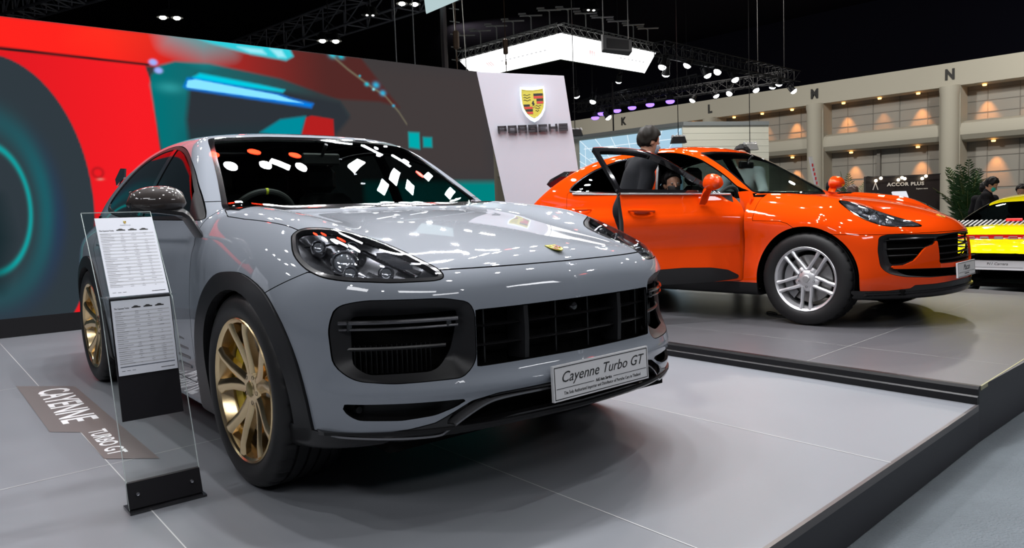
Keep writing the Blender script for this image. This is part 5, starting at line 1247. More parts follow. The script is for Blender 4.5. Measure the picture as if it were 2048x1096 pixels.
def build_sports():
    YELP = mat('racing_yellow_paint', (.88, .76, .004), .5, 0., 1., spec=0.)
    S = halves(implicit(spt_F, (-.15, -.06, .12), (4.6, 1.02, 1.4), .035, 1))
    root = empty('sports_car', (5.40, 8.40, HALL), math.radians(40), 'yellow sports coupe seen from behind at the right edge of the picture', 'car')
    rw = fillet([(-.66, .955), (-.62, 1.02), (-.54, 1.10), (-.46, 1.155), (-.38, 1.18), (.1, 1.195), (.1, .955)], .03)
    f = lambda s: near(s, FRONT, rw, lambda V: (V[:, 0] < 1.45) & (V[:, 0] > .3))
    G, S = carve(S, f, .002); srf_obj('rear_window', G, glass('tinted_glass'), root, .006)
    sw = loopspl([(.75, .99), (1.2, 1.14), (1.8, 1.215), (2.4, 1.19), (2.95, 1.00), (3.0, .94), (2.2, .95), (1.3, .965)], 4)
    fs = lambda s: near(s, SIDE, sw, lambda V: V[:, 1] < -.42)
    G, S = carve(S, fs, .002)
    for g in sides(G): srf_obj('side_window', g, glass('tinted_glass'), root, .006)
    for cx in (1.08, 3.53):
        a = [(cx+.37*math.cos(t), .36+.37*math.sin(t)) for t in np.linspace(0, PI, 21)]+[(cx-.37, -.1), (cx+.37, -.1)]; _g, S = S.cut(near(S, SIDE, a, lambda V: V[:, 1] < -.5))
    fr = lambda V: V[:, 0] < .55
    bar = fillet([(-.84, .775), (-.84, .815), (-.5, .83), (.1, .835), (.1, .788), (-.5, .785)], .01); B, S = carve(S, lambda s: near(s, FRONT, bar, fr), .001)
    srf_obj('light_bar', B, mat('dark_red_lamp', (.25, .004, .004), .1, coat=1, emit=(.6, .01, .01), strength=.35), root, .03)
    pl = fillet([(-.29, .43), (-.29, .555), (.1, .555), (.1, .43)], [.03, .03, 0, 0])
    dif = [(-1.1, .405), (-.70, .41), (-.62, .40), (-.55, .345), (.1, .345), (.1, -.1), (-1.1, -.1)]
    P_, S = carve(S, lambda s: near(s, FRONT, pl, fr), .001); srf_obj('plate_recess', P_.off(-.02), BLACK, root, .01)
    Df, S = carve(S, lambda s: near(s, FRONT, dif, fr), .001); srf_obj('rear_diffuser', Df, BLACK, root, .01)
    srf_obj('body_shell', S, (YELP, DARK), root, .014)
    X = lambda y, z: float(SXR(np.array([z]), np.array([abs(y)]))[0])
    b = MB()
    for i in range(25): 
        y = -.60+i*.05; b.box((.44, y, .952), (.26, .02, .012), None, rot=Matrix.Rotation(-.22, 3, 'Y'))
    gr = b.build('deck_grille_slats', mat('pale_slats', (.35, .35, .35), .4), root)
    b = MB(); b.box((.44, 0, .940), (.28, 1.26, .012), DARK, rot=Matrix.Rotation(-.22, 3, 'Y')); b.build('grille_well', None, gr)
    b = MB(); b.box((.50, 0, .985), (.03, .16, .02), rot=Matrix.Rotation(-.38, 3, 'Y')); b.build('third_brake_lamp', mat('red_lamp_lit', (.4, .01, .01), .3, emit=(1, .02, .02), strength=1.2), root)
    bar_letters('PORSCHE', Vector((X(0, .80)-.004, 0, .800)), Vector((0, -1, 0)), Vector((0, 0, 1)), Vector((-1, 0, 0)), .085, .030, .055, .008, .006, gr.parent, mat('grey_letters', (.45, .45, .46), .3, .5), 'rear_letter')
    pc = Vector((X(0, .45)-.020, 0, .497)); e1 = Vector((0, -1, 0)); e2 = Vector((0, 0, 1)); b = MB(); b.prism([(-.27, -.052), (.27, -.052), (.27, .052), (-.27, .052)], pc, e1, e2, (.012, 0, 0), mat('plate_face')); p = b.build('number_plate', None, root, smooth=False)
    b = MB(); put_text(b, '911 Carrera', .042, pc+e2*.015+Vector((-.001, 0, 0)), e1, e2, INK, extrude=.0004, shear=.3); b.prism([(-.25, -.026), (.25, -.026), (.25, -.023), (-.25, -.023)], pc+Vector((-.001, 0, 0)), e1, e2, (-.0006, 0, 0), INK); b.build('plate_lettering', INK, p, smooth=False)
    for s in (-1, 1):
        b = MB(); b.tube([(.25, s*.46, .36), (-.0, s*.46, .37)], [.045, .05], n=16, cap=False); b.tube([(.2, s*.46, .36), (.05, s*.46, .368)], [.04, .04], DARK, n=16); b.build('tailpipe', CHROME, root)
        for cx, w in ((1.08, .30), (3.53, .25)): make_wheel(root, (cx, s*.905, .345), s > 0, .345, .262, w, 'twin', RIMS, mat('grey_caliper'), 0.)
    b = MB(); b.box((2.2, 0, .25), (3.9, 1.3, .05)); b.box((2.2, 0, .5), (2.4, 1.3, .04)); b.build('underbody', DARK, root)
    LEA = mat('cabin_leather')
    for y in (-.35, .35): seat(root, 2.3, y, .30, LEA)
    return root
# ---------------------------------------------------------------- far wall of the hall
def hall():
    D = 50.; az = math.radians(43.3); N = Vector((math.cos(az), math.sin(az), 0)); T = Vector((-N.y, N.x, 0)); B = N*D
    CREAM = mat('cream_concrete', (.43, .41, .345), .75, bump=(2., .05)); PANEL = mat('grey_wall_panel', (.27, .26, .235), .7); LINE = mat('panel_joint', (.19, .18, .165), .8)
    P = lambda t, k, z: tuple(B+T*t-N*k+Vector((0, 0, z)))      # k = towards the camera
    def box(b, t0, t1, k0, k1, z0, z1, m=None):
        vs = [P(t, k, z) for t in (t0, t1) for k in (k0, k1) for z in (z0, z1)]
        b.add(vs, [(0, 1, 3, 2), (4, 6, 7, 5), (0, 4, 5, 1), (2, 3, 7, 6), (0, 2, 6, 4), (1, 5, 7, 3)], m)
    cols = [6.8, 14.72, 22.68, 30.45, 38.35, 46.2, 54.1]
    w = MB(); box(w, 2, 64, -.3, -.9, HALL, 8.75); tag(w.build('wall_far', PANEL, smooth=False), kind='structure')
    b = MB(); box(b, 2, 64, 1.0, -.3, 7.45, 8.78)
    for i, t in enumerate(cols): box(b, t-.55, t+.55, 1.0, -.3, HALL, 7.5)
    tag(b.build('trim_1', CREAM, smooth=False), kind='structure')
    b = MB()
    for t0, t1 in zip(cols[:-1], cols[1:]):
        prof = [(-.3, 5.45), (.55, 5.45), (.9, 5.3), (1.0, 5.0), (.98, 4.65), (.75, 4.38), (.3, 4.28), (-.3, 4.28)]
        b.loft([[P(t, k, z) for k, z in prof] for t in (t0+.55, t1-.55)])
    tag(b.build('trim_2', CREAM), kind='structure')
    b = MB()
    for t0, t1 in zip(cols[:-1], cols[1:]):
        for z in (5.9, 6.55, 7.2, 3.4, 2.5, 1.6): box(b, t0+.6, t1-.6, -.27, -.31, z, z+.04)
        for k in range(1, 5): 
            t = t0+(t1-t0)*k/5; box(b, t-.02, t+.02, -.27, -.31, HALL, 7.7)
        box(b, (t0+t1)/2-.1+(t1-t0)*.05, (t0+t1)/2+.1+(t1-t0)*.05, -.1, -.31, HALL, 4.3)
    tag(b.build('trim_3', LINE, smooth=False), kind='structure')
    names = {14.72: 'N', 22.68: 'M', 30.45: 'L', 38.35: 'K'}
    for t in cols:
        r = MB(); pr = [(.50, HALL), (.50, 7.0), (.54, 7.2), (.54, 7.44)]
        c = Vector(P(t, 1.0, 0)); r.lathe(pr, n=24, c=(c.x, c.y, 0), cap=True)
        o = r.build('column', CREAM); tag(o, kind='structure')
        if t in names:
            q = MB(); put_text(q, names[t], .82, Vector(P(t, 1.03, 8.10)), -T, (0, 0, 1), INK, extrude=.02, bold=.035, sx=.82)
            tag(q.build('bay_letter', INK, smooth=False), 'black letter %s high on the beige hall wall' % names[t], 'letter', 'bay letters along the hall wall')
    # little warm downlights that wash the wall
    AMB = emitter('amber_lamp', (1., .45, .12), 6.)
    proto = None; spots = []
    wh = {14.72: 'right of the letter N', 22.68: 'between the letters N and M', 30.45: 'between the letters M and L', 38.35: 'between the letters L and K', 46.2: 'left of the letter K', 54.1: 'furthest left behind the sign tower'}
    for i, (t0, t1) in enumerate(zip(cols[:-1], cols[1:])):
        for j, f in enumerate((.24, .52, .80)): spots.append((t0+(t1-t0)*f, 7.38, t1, j, 'upper'))
        for j, f in enumerate((.24, .74)): spots.append((t0+(t1-t0)*f, 4.2, t1, j, 'lower'))
    for t, z, t1, j, row in spots[:22]:
        if proto is None:
            b = MB(); b.lathe([(.0, .0), (.09, .0), (.11, .03), (.11, .09), (.0, .09)], n=12); proto = o = b.build('wall_downlight', AMB)
        else: o = proto.copy(); COL.objects.link(o)
        o.location = P(t, .35, z-.06)
        pos = ('left one', 'middle one', 'right one')[2-j] if row == 'upper' else ('left one', 'right one')[1-j]
        tag(o, 'small amber downlight in the %s row %s, %s' % (row, wh.get(t1, 'of the hall wall'), pos), 'downlight', 'amber downlights on the hall wall')
        if t1 < 47:
            s = bpy.data.lights.new('wall_wash', 'SPOT'); s.energy = 420 if j != 1 or row == 'lower' else 170; s.color = (1., .36, .08); s.spot_size = math.radians(50); s.spot_blend = .9; s.shadow_soft_size = .05
            so = bpy.data.objects.new('wall_wash', s); COL.objects.link(so); so.location = P(t, .30, z-.15); so.rotation_euler = (Vector(P(t, -.30, z-2.1))-Vector(P(t, .30, z-.15))).to_track_quat('-Z', 'Y').to_euler()
    b = MB(); box(b, 2, 64, -.2, -.9, 8.76, 13.5); tag(b.build('wall_drape', mat('black_drape', (.0022, .0022, .004), .9, spec=0), smooth=False), kind='structure')
hall()

# ---------------------------------------------------------------- ceiling
b = MB(); b.box((0, 33.5, 13.6), (120, 83, .2)); tag(b.build('ceiling', mat('dark_ceiling', (.011, .010, .014), .9, spec=0), smooth=False), kind='structure')
b = MB(); b.box((-45, 33, 6.7), (.3, 80, 14)); tag(b.build('wall_left', mat('dark_wall', (.012, .012, .016), .9, spec=0), smooth=False), kind='structure')
b = MB(); b.box((8, 74.5, 6.7), (110, .3, 14)); tag(b.build('wall_back', mat('dark_wall'), smooth=False), kind='structure')
def lattice(b, p, q, s, n, r=.03, m=None):
    p, q = Vector(p), Vector(q); d = (q-p).normalized(); u = Vector((0, 0, 1)); a = d.cross(u).normalized(); u = a.cross(d)
    C4 = [(a*i+u*j)*s/2 for i, j in ((-1, -1), (1, -1), (1, 1), (-1, 1))]
    for c in C4: b.tube([p+c, q+c], r, m, n=5)
    for i in range(n):
        x0, x1 = p.lerp(q, i/n), p.lerp(q, (i+1)/n)
        for k in range(4): b.tube([x0+C4[k], x1+C4[(k+1) % 4]], r*.6, m, n=4)
        for k in range(4): b.tube([x0+C4[k], x0+C4[(k+1) % 4]], r*.6, m, n=4)
TR = mat('grey_truss', (.014, .014, .016), .6); GIR = mat('girder_grey', (.22, .22, .25), .7); TRL = mat('light_truss', (.30, .30, .29), .4, .7)
for i, (p, q, s, lab) in enumerate((((-30, 44, 13.2), (-10, 26, 10.4), 1.3, 'nearest dark roof girder above the video screen'), ((-24, 60, 13.2), (2, 30, 11.2), 1.3, 'dark roof girder crossing above the middle of the video screen'),
        ((-32, 30, 12.6), (-6, 20, 9.8), 1.0, 'dark roof girder at the top left corner'))):
    b = MB(); lattice(b, p, q, s, 16, .07, GIR); tag(b.build('roof_girder', None), lab, 'girder', 'dark roof girders')
# high bay lamps: bright spots on the ceiling and their light over the hall
HB = emitter('high_bay_lens', (1., 1., .86), 22.); proto = None
for (x, y, z), lab in zip([(-12.82, 30., 9.08), (-6.74, 30, 7.98), (-3.61, 30, 9.27), (-5.11, 30, 8.9), (3.42, 30, 8.79)], ('leftmost twin ceiling lamp above the red part of the video screen', 'twin ceiling lamp just above the middle of the video screen', 'ceiling lamp beside the two thin hanging cables', 'dim ceiling lamp left of the two hanging cables', 'small ceiling lamp above the white light box')):
    b = MB(); k = .45 if 'dim' in lab or 'small' in lab else 1
    b.lathe([(.0, .35), (.10, .3), (.22, .05), (.23, 0)], BLACK, n=12, c=(-.25*k, 0, 0)); b.lathe([(.0, .35), (.10, .3), (.22, .05), (.23, 0)], BLACK, n=12, c=(.25*k, 0, 0))
    b.tube([(0, 0, .3), (0, 0, 13.5-z)], .02, BLACK, n=5); b.tube([(-.25, 0, .3), (.25, 0, .3)], .03, BLACK, n=5)
    o = b.build('ceiling_lamp', None, loc=(x, y, z), rot=(0, 0, .3)); tag(o, lab, 'lamp', 'high ceiling lamps')
    for s in (-1, 1):
        c = MB(); c.ball((s*.25*k, 0, -.01), (.13*k, .13*k, .07*k), n=10, k=6); c.build('lamp_lens', HB if k == 1 else emitter('dim_lens', (.9, .9, .85), 3.), o)

# ---------------------------------------------------------------- hanging white light box
def light_box():
    c = Vector((2.22, 30, 0)); L = Vector((-2.0, 34.4, 0)); Rr = Vector((6.75, 34.4, 0)); ci = Vector((2.20, 30.2, 0)); Li = Vector((-1.25, 33.6, 0)); Ri = Vector((6.15, 33.9, 0))
    root = empty('hanging_light_box', (2.22, 30, 7.0), 0, 'glowing white angular light box hanging from the roof behind the sign tower', 'light box'); O = Vector((2.22, 30, 7.0))
    z1, z0 = 7.96, 7.02
    WH = emitter('light_box_face', (1., 1., 1.), 2.6)
    b = MB(); back = Vector((2.3, 38.5, 0)); top = [L, c, Rr, back]; bot = [Li, ci, Ri, Vector((2.3, 37.6, 0))]
    vs = [tuple(p+Vector((0, 0, z1))-O) for p in top]+[tuple(p+Vector((0, 0, z0))-O) for p in bot]
    vk = [tuple(Vector(v)+Vector((0, .12, 0))) for v in vs]; b.add([vs[i] for i in (0, 1, 2, 4, 5, 6)]+[vk[i] for i in (0, 1, 2, 4, 5, 6)], [(0, 1, 4, 3), (1, 2, 5, 4), (0, 3, 9, 6), (2, 8, 11, 5), (3, 4, 10, 9), (4, 5, 11, 10)], WH); b.add([vk[i] for i in (0, 1, 2, 4, 5, 6)], [(0, 3, 4, 1), (1, 4, 5, 2)], BLACK); b.build('glowing_panel', None, root, smooth=False)
    b = MB(); ins = [p.lerp(Vector((2.3, 34, 0)), .04) for p in bot]
    vs = [tuple(p+Vector((0, 0, z0-.01))-O) for p in bot]+[tuple(p+Vector((0, 0, z0-.01))-O) for p in ins]; b.add(vs, [(i, (i+1) % 4, 4+(i+1) % 4, 4+i) for i in range(2)]); b.build('panel_rim', mat('green_rim', (.10, .16, .06), .5), root, smooth=False)
    RED = mat('faded_red', (.8, .2, .2), .5, emit=(1., .42, .42), strength=.85); GR = mat('faded_grey', (.6, .6, .6), .5, emit=(.8, .8, .82), strength=.75)
    for (A, Bq, Ai, Bi, f0) in ((L, c, Li, ci, .27), (c, Rr, ci, Ri, .33)):
        def Q(u, v): return (A.lerp(Bq, u)*v+Ai.lerp(Bi, u)*(1-v))+Vector((0, 0, z0+(z1-z0)*v))-O
        n = (Q(1, 0)-Q(0, 0)).cross(Q(0, 1)-Q(0, 0)).normalized(); n = n if n.y < 0 else -n
        b = MB()
        for du in (-.022, 0, .022): b.add([tuple(Q(f0+du+x, y)+n*.02) for x, y in ((-.018, .55), (-.008, .55), (.004, .36), (.0, .30))], [(0, 1, 2, 3)])
        b.build('red_mark', RED, root, smooth=False)
        b = MB()
        for k in range(11): b.add([tuple(Q(f0+.12+k*.045+x, y)+n*.02) for x, y in ((0, .44), (.022, .44), (.022, .50), (0, .50))], [(0, 1, 2, 3)])
        b.build('faint_lettering', GR, root, smooth=False)
    for A, Bq in ((L, c), (c, Rr)):
        b = MB(); lattice(b, A+Vector((0, .1, z1+.2))-O, Bq+Vector((0, .1, z1+.2))-O, .36, 14, .022, TRL); b.build('top_truss', None, root)
    # arm lamps on top
    for A, Bq, n in ((L, c, 6), (c, Rr, 6)):
        for i in range(n):
            p = A.lerp(Bq, (i+.45)/n)+Vector((0, 0, z1+.38))-O; b = MB(); b.tube([p, p+Vector((0, 0, .55))], .03, n=5); b.box(p+Vector((0, -.1, .58)), (.9, .12, .035)); b.tube([p+Vector((0, 0, .55)), p+Vector((-.3, -.1, .68))], .02, n=4)
            b.box(p+Vector((-.35, -.1, .66)), (.3, .1, .05)); b.build('arm_lamp', mat('pale_metal', (.45, .45, .43), .35, .6), root)
    return root
light_box()

# ---------------------------------------------------------------- rigging on the right: truss, white spots, violet pars
for (p, q, lab) in (((5.95, 29.54, 7.15), (14.03, 37.32, 7.15), 'black lighting truss running right from the light box'), ((13.6, 37.75, 7.25), (4.13, 46.2, 7.25), 'far black lighting truss behind the violet lamps'), ((4.0, 40.5, 6.6), (8.6, 33.87, 6.6), 'black truss carrying the row of violet lamps')):
    b = MB(); lattice(b, p, q, .5, 18, .03, TR)
    for k in (0.1, .9): x = Vector(p).lerp(Vector(q), k); b.tube([x, (x.x, x.y, 13.49)], .012, TR, n=4)
    tag(b.build('lighting_truss', None), lab, 'truss')
WS = emitter('white_spot_lens', (.95, .97, 1.), 14.)
def spot_fixture():
    r = empty('spotlight', (0, 0, 0)); b = MB(); b.lathe([(.0, .34), (.10, .32), (.13, .1), (.17, -.02)], n=12); b.tube([(-.2, 0, .1), (-.2, 0, .42), (.2, 0, .42), (.2, 0, .1)], .02, n=5); b.tube([(0, 0, .42), (0, 0, .7)], .02, n=5); b.build('lamp_body', TR, r)
    c = MB(); c.ball((0, 0, -.02), (.155, .155, .11), n=12, k=8); c.build('lamp_lens', WS, r); return r
def clone(r, loc, rot):
    o = r.copy(); COL.objects.link(o); o.location = loc; o.rotation_euler = rot
    for ch in r.children: c = ch.copy(); COL.objects.link(c); c.parent = o
    return o
SPT = [(6.06, 29.65, 6.48, 6.9), (6.22, 29.8, 6.24, 6.9), (7.3, 30.84, 6.73, 6.95), (8.36, 31.86, 6.48, 6.9), (8.93, 32.41, 6.7, 6.95), (9.95, 33.39, 6.51, 6.9), (12.84, 36.18, 6.7, 6.95), (13.9, 37.2, 6.49, 6.9),
       (3.5, 38., 6.75, 13.5), (4.3, 38., 6.45, 13.5), (5.6, 38., 7.4, 13.5), (9.94, 40.99, 6.75, 7.0), (10.95, 40.1, 6.82, 7.05), (11.5, 39.6, 6.83, 7.05), (12.56, 38.64, 6.81, 7.05), (13.19, 38.07, 6.86, 7.05), (5.14, 38.85, 5.75, 6.3)]
LB = ['directly right of the light box end', 'just below the light box end', 'upper one between light box and truss end', 'in the middle of the near truss', 'right of the middle of the near truss', 'upper one above the letter L', 'second from the right end of the near truss', 'at the far right end of the near truss', 'nearest the edge of the sign tower', 'second from the sign tower', 'high one under the white light box', 'low one left of the letter L', 'left one of the close pair above letter L', 'right one of the close pair above letter L', 'low one half way to the truss end', 'low one nearest the truss end', 'lowest one beside the violet lamps']
sp0 = spot_fixture()
for i, ((x, y, z, zt), l) in enumerate(zip(SPT, LB)):
    o = sp0 if i == 0 else clone(sp0, (0, 0, 0), (0, 0, 0)); o.location = (x, y, z)
    for ch in o.children: ch.rotation_euler = ((.5 if i % 3 else -.2), (.35, -.4, .1)[i % 3], i*.7)
    b = MB(); b.tube([(0, 0, .25), (0, 0, zt-z+.02)], .022, n=5); b.build('hanger', TR, o)
    tag(o, 'white spotlight, '+l, 'spotlight', 'white spotlights on the trusses')
PV = emitter('violet_lens', (.22, .12, 1.), 3.4); vl = None
for i, (x, y, z) in enumerate([(4.58, 39.67, 5.85), (4.87, 39.25, 6.0), (5.52, 38.3, 6.0), (6.13, 37.43, 6.0), (6.82, 36.43, 5.98), (7.55, 35.38, 5.95)]):
    if vl is None:
        r = empty('violet_lamp'); b = MB(); b.lathe([(.0, .3), (.15, .28), (.2, .0)], n=12); b.tube([(0, 0, .28), (0, 0, .42)], .03, n=6); b.build('lamp_body', TR, r); c = MB(); c.ball((0, 0, -.0), (.21, .21, .12), n=12, k=6); c.build('lamp_lens', PV, r); vl = o = r; o.location = (x, y, z)
    else: o = clone(vl, (x, y, z), (0, 0, 0))
    tag(o, 'violet lamp hanging from the far truss, '+('leftmost and lowest', 'second from the left', 'third from the left', 'fourth from the left', 'second from the right', 'rightmost above the pole')[i], 'stage lamp', 'row of violet lamps')

# ---------------------------------------------------------------- hanging things in front of the roof
r = empty('hanging_speaker', (3.65, 25, 6.2), 0, 'grey loudspeaker box hanging on two cables before the light box', 'speaker')
b = MB(); b.loft([[(x, y0, z0), (x, y0, z1), (x, y1, z1-.12), (x, y1, z0)] for x, y0, y1, z0, z1 in ((-.47, .25, -.2, .0, .58), (.45, .4, -.25, -.12, .38))]); b.build('cabinet', mat('speaker_grey', (.10, .10, .11), .6), r, smooth=False, bevel=.02)
b = MB(); b.loft([[(x, -.225-.03*k, .05-.08*k), (x, -.225-.03*k, .35-.1*k)] for k, x in ((0, -.35), (1, .35))], closed=False, cap=False); b.build('front_mesh', mat('speaker_mesh', (.03, .03, .035), .8), r)
for x in (-.42, .38): b = MB(); b.tube([(x, 0, .35), (x, 0, 7.4)], .018, n=5); b.build('cable', mat('pale_cable', (.25, .25, .26), .5), r)
for (x, y, z0, z1, rr, lab) in ((-3.06, 22, 3.4, 13.5, .016, 'left one of two thin cables hanging behind the video screen'), (-2.54, 22, 3.4, 13.5, .016, 'right one of two thin cables hanging behind the video screen'), (-1.53, 20, 2.5, 13.5, .085, 'thick dark mast standing behind the end of the video screen'), (5.0, 36, 3., 7., .035, 'thin black pole rising behind the hall booth')):
    b = MB(); b.tube([(x, y, z0), (x, y, z1)], rr, n=8); tag(b.build('hanging_cable' if rr < .02 else 'mast', mat('pale_cable') if rr < .02 else mat('dark_mast', (.05, .04, .042), .5)), lab, 'cable' if rr < .02 else 'mast')
b = MB()
for x in (-1.36, -1.12): b.tube([(x-.1, 20.4, 13), (x+.12, 20.4, 4.6)], .012, n=4)
for k in range(12): z = 4.8+k*.33; b.tube([(-1.26-(z-5)*.012-.12, 20.4, z+.04), (-1.26-(z-5)*.012+.14, 20.4, z)], .014, n=4)
tag(b.build('rope_ladder', mat('pale_metal')), 'narrow wire ladder hanging beside the dark mast', 'ladder')
for (x, y, z, lab) in ((-1.22, 20, 5.33, 'brown chain hoist beside the dark mast'), (.055, 24, 5.98, 'brown chain hoist above the sign tower')):
    b = MB(); b.box((0, 0, .25), (.15, .15, .46), bev=.03); b.tube([(0, 0, .4), (0, 0, 13.5-z)], .012, n=4); b.tube([(0, 0, .1), (0, 0, -1.1)], .012, n=4); b.box((0, 0, -.25), (.05, .05, .1)); tag(b.build('chain_hoist', mat('hoist_brown', (.10, .055, .03), .6), loc=(x, y, z)), lab, 'hoist')
b = MB(); P_ = [(-1.93, 19.6, 6.20), (-1.05, 19.6, 6.53), (-1.0, 19.7, 8.2), (-2.1, 19.7, 8.2)]; b.add(P_+[(x, y+.15, z) for x, y, z in P_], [(0, 1, 2, 3), (4, 7, 6, 5), (0, 4, 5, 1), (1, 5, 6, 2), (3, 2, 6, 7), (0, 3, 7, 4)])
tag(b.build('video_banner', emitter('pale_screen', (.62, .80, .82), .75), smooth=False), 'corner of a pale lit panel hanging at the top of the picture', 'panel')

# ---------------------------------------------------------------- booth behind the orange car
def booth():
    root = empty('exhibition_booth', (5.04, 22.0, HALL), 0, 'white booth with a large blue grid screen behind the orange car roof', 'booth'); O = Vector((5.04, 22.0, HALL))
    A, B, C_ = Vector((2.06, 25.1, 0)), Vector((5.04, 22.0, 0)), Vector((7.74, 22.7, 0)); bd = mat('booth_white', (.66, .66, .58), .6); top = mat('booth_edge', (.22, .24, .25), .5)
    def wall(p, q, m, th=.3, z1=3.40, nm='booth_wall'):
        d = (q-p).normalized(); n = Vector((d.y, -d.x, 0)); n = n if n.y < 0 else -n; b = MB()
        b.loft([[tuple(x-O+Vector((0, 0, HALL+.001))), tuple(x-O+Vector((0, 0, z1))), tuple(x-n*th-O+Vector((0, 0, z1))), tuple(x-n*th-O+Vector((0, 0, HALL+.001)))] for x in (p, q)], m); o = b.build(nm, None, root, smooth=False)
        b = MB(); b.loft([[tuple(x+n*.03-O+Vector((0, 0, z1))), tuple(x+n*.03-O+Vector((0, 0, z1+.11))), tuple(x-n*th-O+Vector((0, 0, z1+.11))), tuple(x-n*th-O+Vector((0, 0, z1)))] for x in (p, q)], top); b.build('top_rail', None, o, smooth=False); return n
    n1 = wall(A-(B-A)*.12, B, bd); n2 = wall(B, C_, bd)
    b = MB()
    for k in range(19): z = HALL+.15+k*.19; b.loft([[tuple(x+n2*.004-O+Vector((0, 0, z))), tuple(x+n2*.004-O+Vector((0, 0, z+.008))), tuple(x-O+Vector((0, 0, z+.008))), tuple(x-O+Vector((0, 0, z)))] for x in (B, C_)])
    b.build('board_joints', mat('booth_joint', (.52, .52, .47), .7), root, smooth=False)
    d = (B-A).normalized(); p0 = A+d*.42; L = (B-p0).length-.02; b = MB(); f = lambda s, z, k=.03: tuple(p0+d*s+n1*k-O+Vector((0, 0, z)))
    b.add([f(0, .9), f(L, .9), f(L, 3.33), f(0, 3.33)], [(0, 1, 2, 3)]); s = b.build('grid_screen', emitter('blue_grid_screen', (.36, .56, .70), 1.1), root, smooth=False)
    b = MB(); vp = (L*.62, 1.4)
    def line(p, q, w=.012):
        p, q = Vector((*p, 0)), Vector((*q, 0)); t = (q-p).normalized(); n = Vector((-t.y, t.x, 0))*w; b.add([f(x, z, .04) for x, z in ((p-n).xy, (q-n).xy, (q+n).xy, (p+n).xy)], [(0, 1, 2, 3)])
    lim = lambda p: (max(0, min(L, p[0])), max(.9, min(3.33, p[1])))
    for k in range(15): x = -2.5+k*(L+5)/14; t = max(0, (0-x)/(vp[0]-x)) if x < 0 else max(0, (x-L)/(x-vp[0])) if x > L else 0; line((x+(vp[0]-x)*t, 3.33+(vp[1]-3.33)*t), (x+(vp[0]-x)*.72, 3.33+(vp[1]-3.33)*.72))
    for z in (3.05, 2.72, 2.45, 2.24, 2.08): k = (3.33-z)/(3.33-vp[1]); line((max(0, vp[0]*k*.55), z), (min(L, L-(L-vp[0])*k*.5), z))
    for z in (1.1, 1.7, 2.3): line((0, z), (vp[0]*.5, 1.4+(z-1.4)*.55))
    for x in (.25, .6, .95): line((x, .9), (x, 3.33-(x)*.75))
    b.build('grid_lines', emitter('grid_line_light', (.80, .92, 1.), 1.0), s, smooth=False)
    return root
booth()
for (x, y, z, m, lab) in ((1.42, 16, 2.62, BLACK, 'dark track light hanging beside the sign tower'), (3.57, 16, 2.40, BLACK, 'dark track light hanging right of the suited man'), (5.06, 16, 2.20, mat('pale_metal'), 'pale track light hanging over the orange car roof')):
    r = empty('hanging_track_light', (x, y, z), 0, lab, 'lamp'); b = MB(); b.loft([[(sx*.16, -.10, .0), (sx*.16, .10, .0), (sx*.12, .08, .14), (sx*.12, -.08, .14)] for sx in (-1, 1)]); b.build('lamp_body', m, r, bevel=.01)
    b = MB()
    for k in range(4): b.lathe([(.0, .18), (.03, .17), (.045, .12)], n=10, c=(-.11+k*.075, 0, 0))
    b.build('lamp_caps', mat('cap_white', (.6, .6, .6), .4), r); b = MB(); b.tube([(0, 0, .14), (0, 0, 13.5-z)], .008, n=4); b.build('cable', BLACK, r)

# ---------------------------------------------------------------- sign, plants and counter at the back right
r = empty('hotel_club_sign', (8.75, 17, HALL), math.radians(-2), 'dark brown ACCOR PLUS sign with a string of round bulbs', 'sign')
b = MB(); b.box((0, 0, .9), (1.62, .10, 1.80)); b.build('sign_panel', mat('dark_brown_panel', (.022, .014, .013), .6), r, smooth=False)
b = MB(); TL = mat('sign_text_white', (.55, .5, .45), .5, emit=(.8, .72, .62), strength=.25); put_text(b, 'ACCOR PLUS', .105, (.06, -.055, 1.60), (1, 0, 0), (0, 0, 1), TL, extrude=.004, sx=1.2, bold=.003, space=1.1); put_text(b, 'Explore more', .045, (.42, -.055, 1.49), (1, 0, 0), (0, 0, 1), TL, extrude=.003)
b.build('sign_lettering', TL, r, smooth=False)
b = MB(); 
for s in (-1, 1): b.tube([(-.60+s*.055-.0, -.058, 1.50), (-.60, -.058, 1.66)], .011, n=5)
b.build('arrow_mark', TL, r)
for i, (x, z) in enumerate(((-.61, 1.70), (-.50, 1.75), (-.12, 1.70), (-.04, 1.745), (.02, 1.72), (.40, 1.71), (.48, 1.76))):
    b = MB(); b.ball((x, -.10, z), .035, n=10, k=8); b.build('bulb', emitter('warm_bulb', (1., .85, .6), 5.), r)
b = MB(); b.tube([(-.8, -.10, 1.80), (-.5, -.10, 1.77), (-.1, -.10, 1.78), (.2, -.10, 1.76), (.5, -.10, 1.79), (.8, -.10, 1.80)], .008, n=4); b.build('bulb_cable', BLACK, r)
r = empty('reception_kiosk', (8.1, 15.8, HALL), .2, 'small white kiosk screen in front of the dark brown sign', 'kiosk'); b = MB(); b.box((0, 0, .65), (.08, .08, 1.3)); b.box((0, 0, .02), (.4, .4, .04)); b.build('stand', SILVER, r); b = MB(); b.box((0, 0, 1.36), (.34, .04, .16), rot=Matrix.Rotation(-.5, 3, 'X'), bev=.01); b.build('screen', emitter('white_screen', (.9, .92, 1.), .9), r)
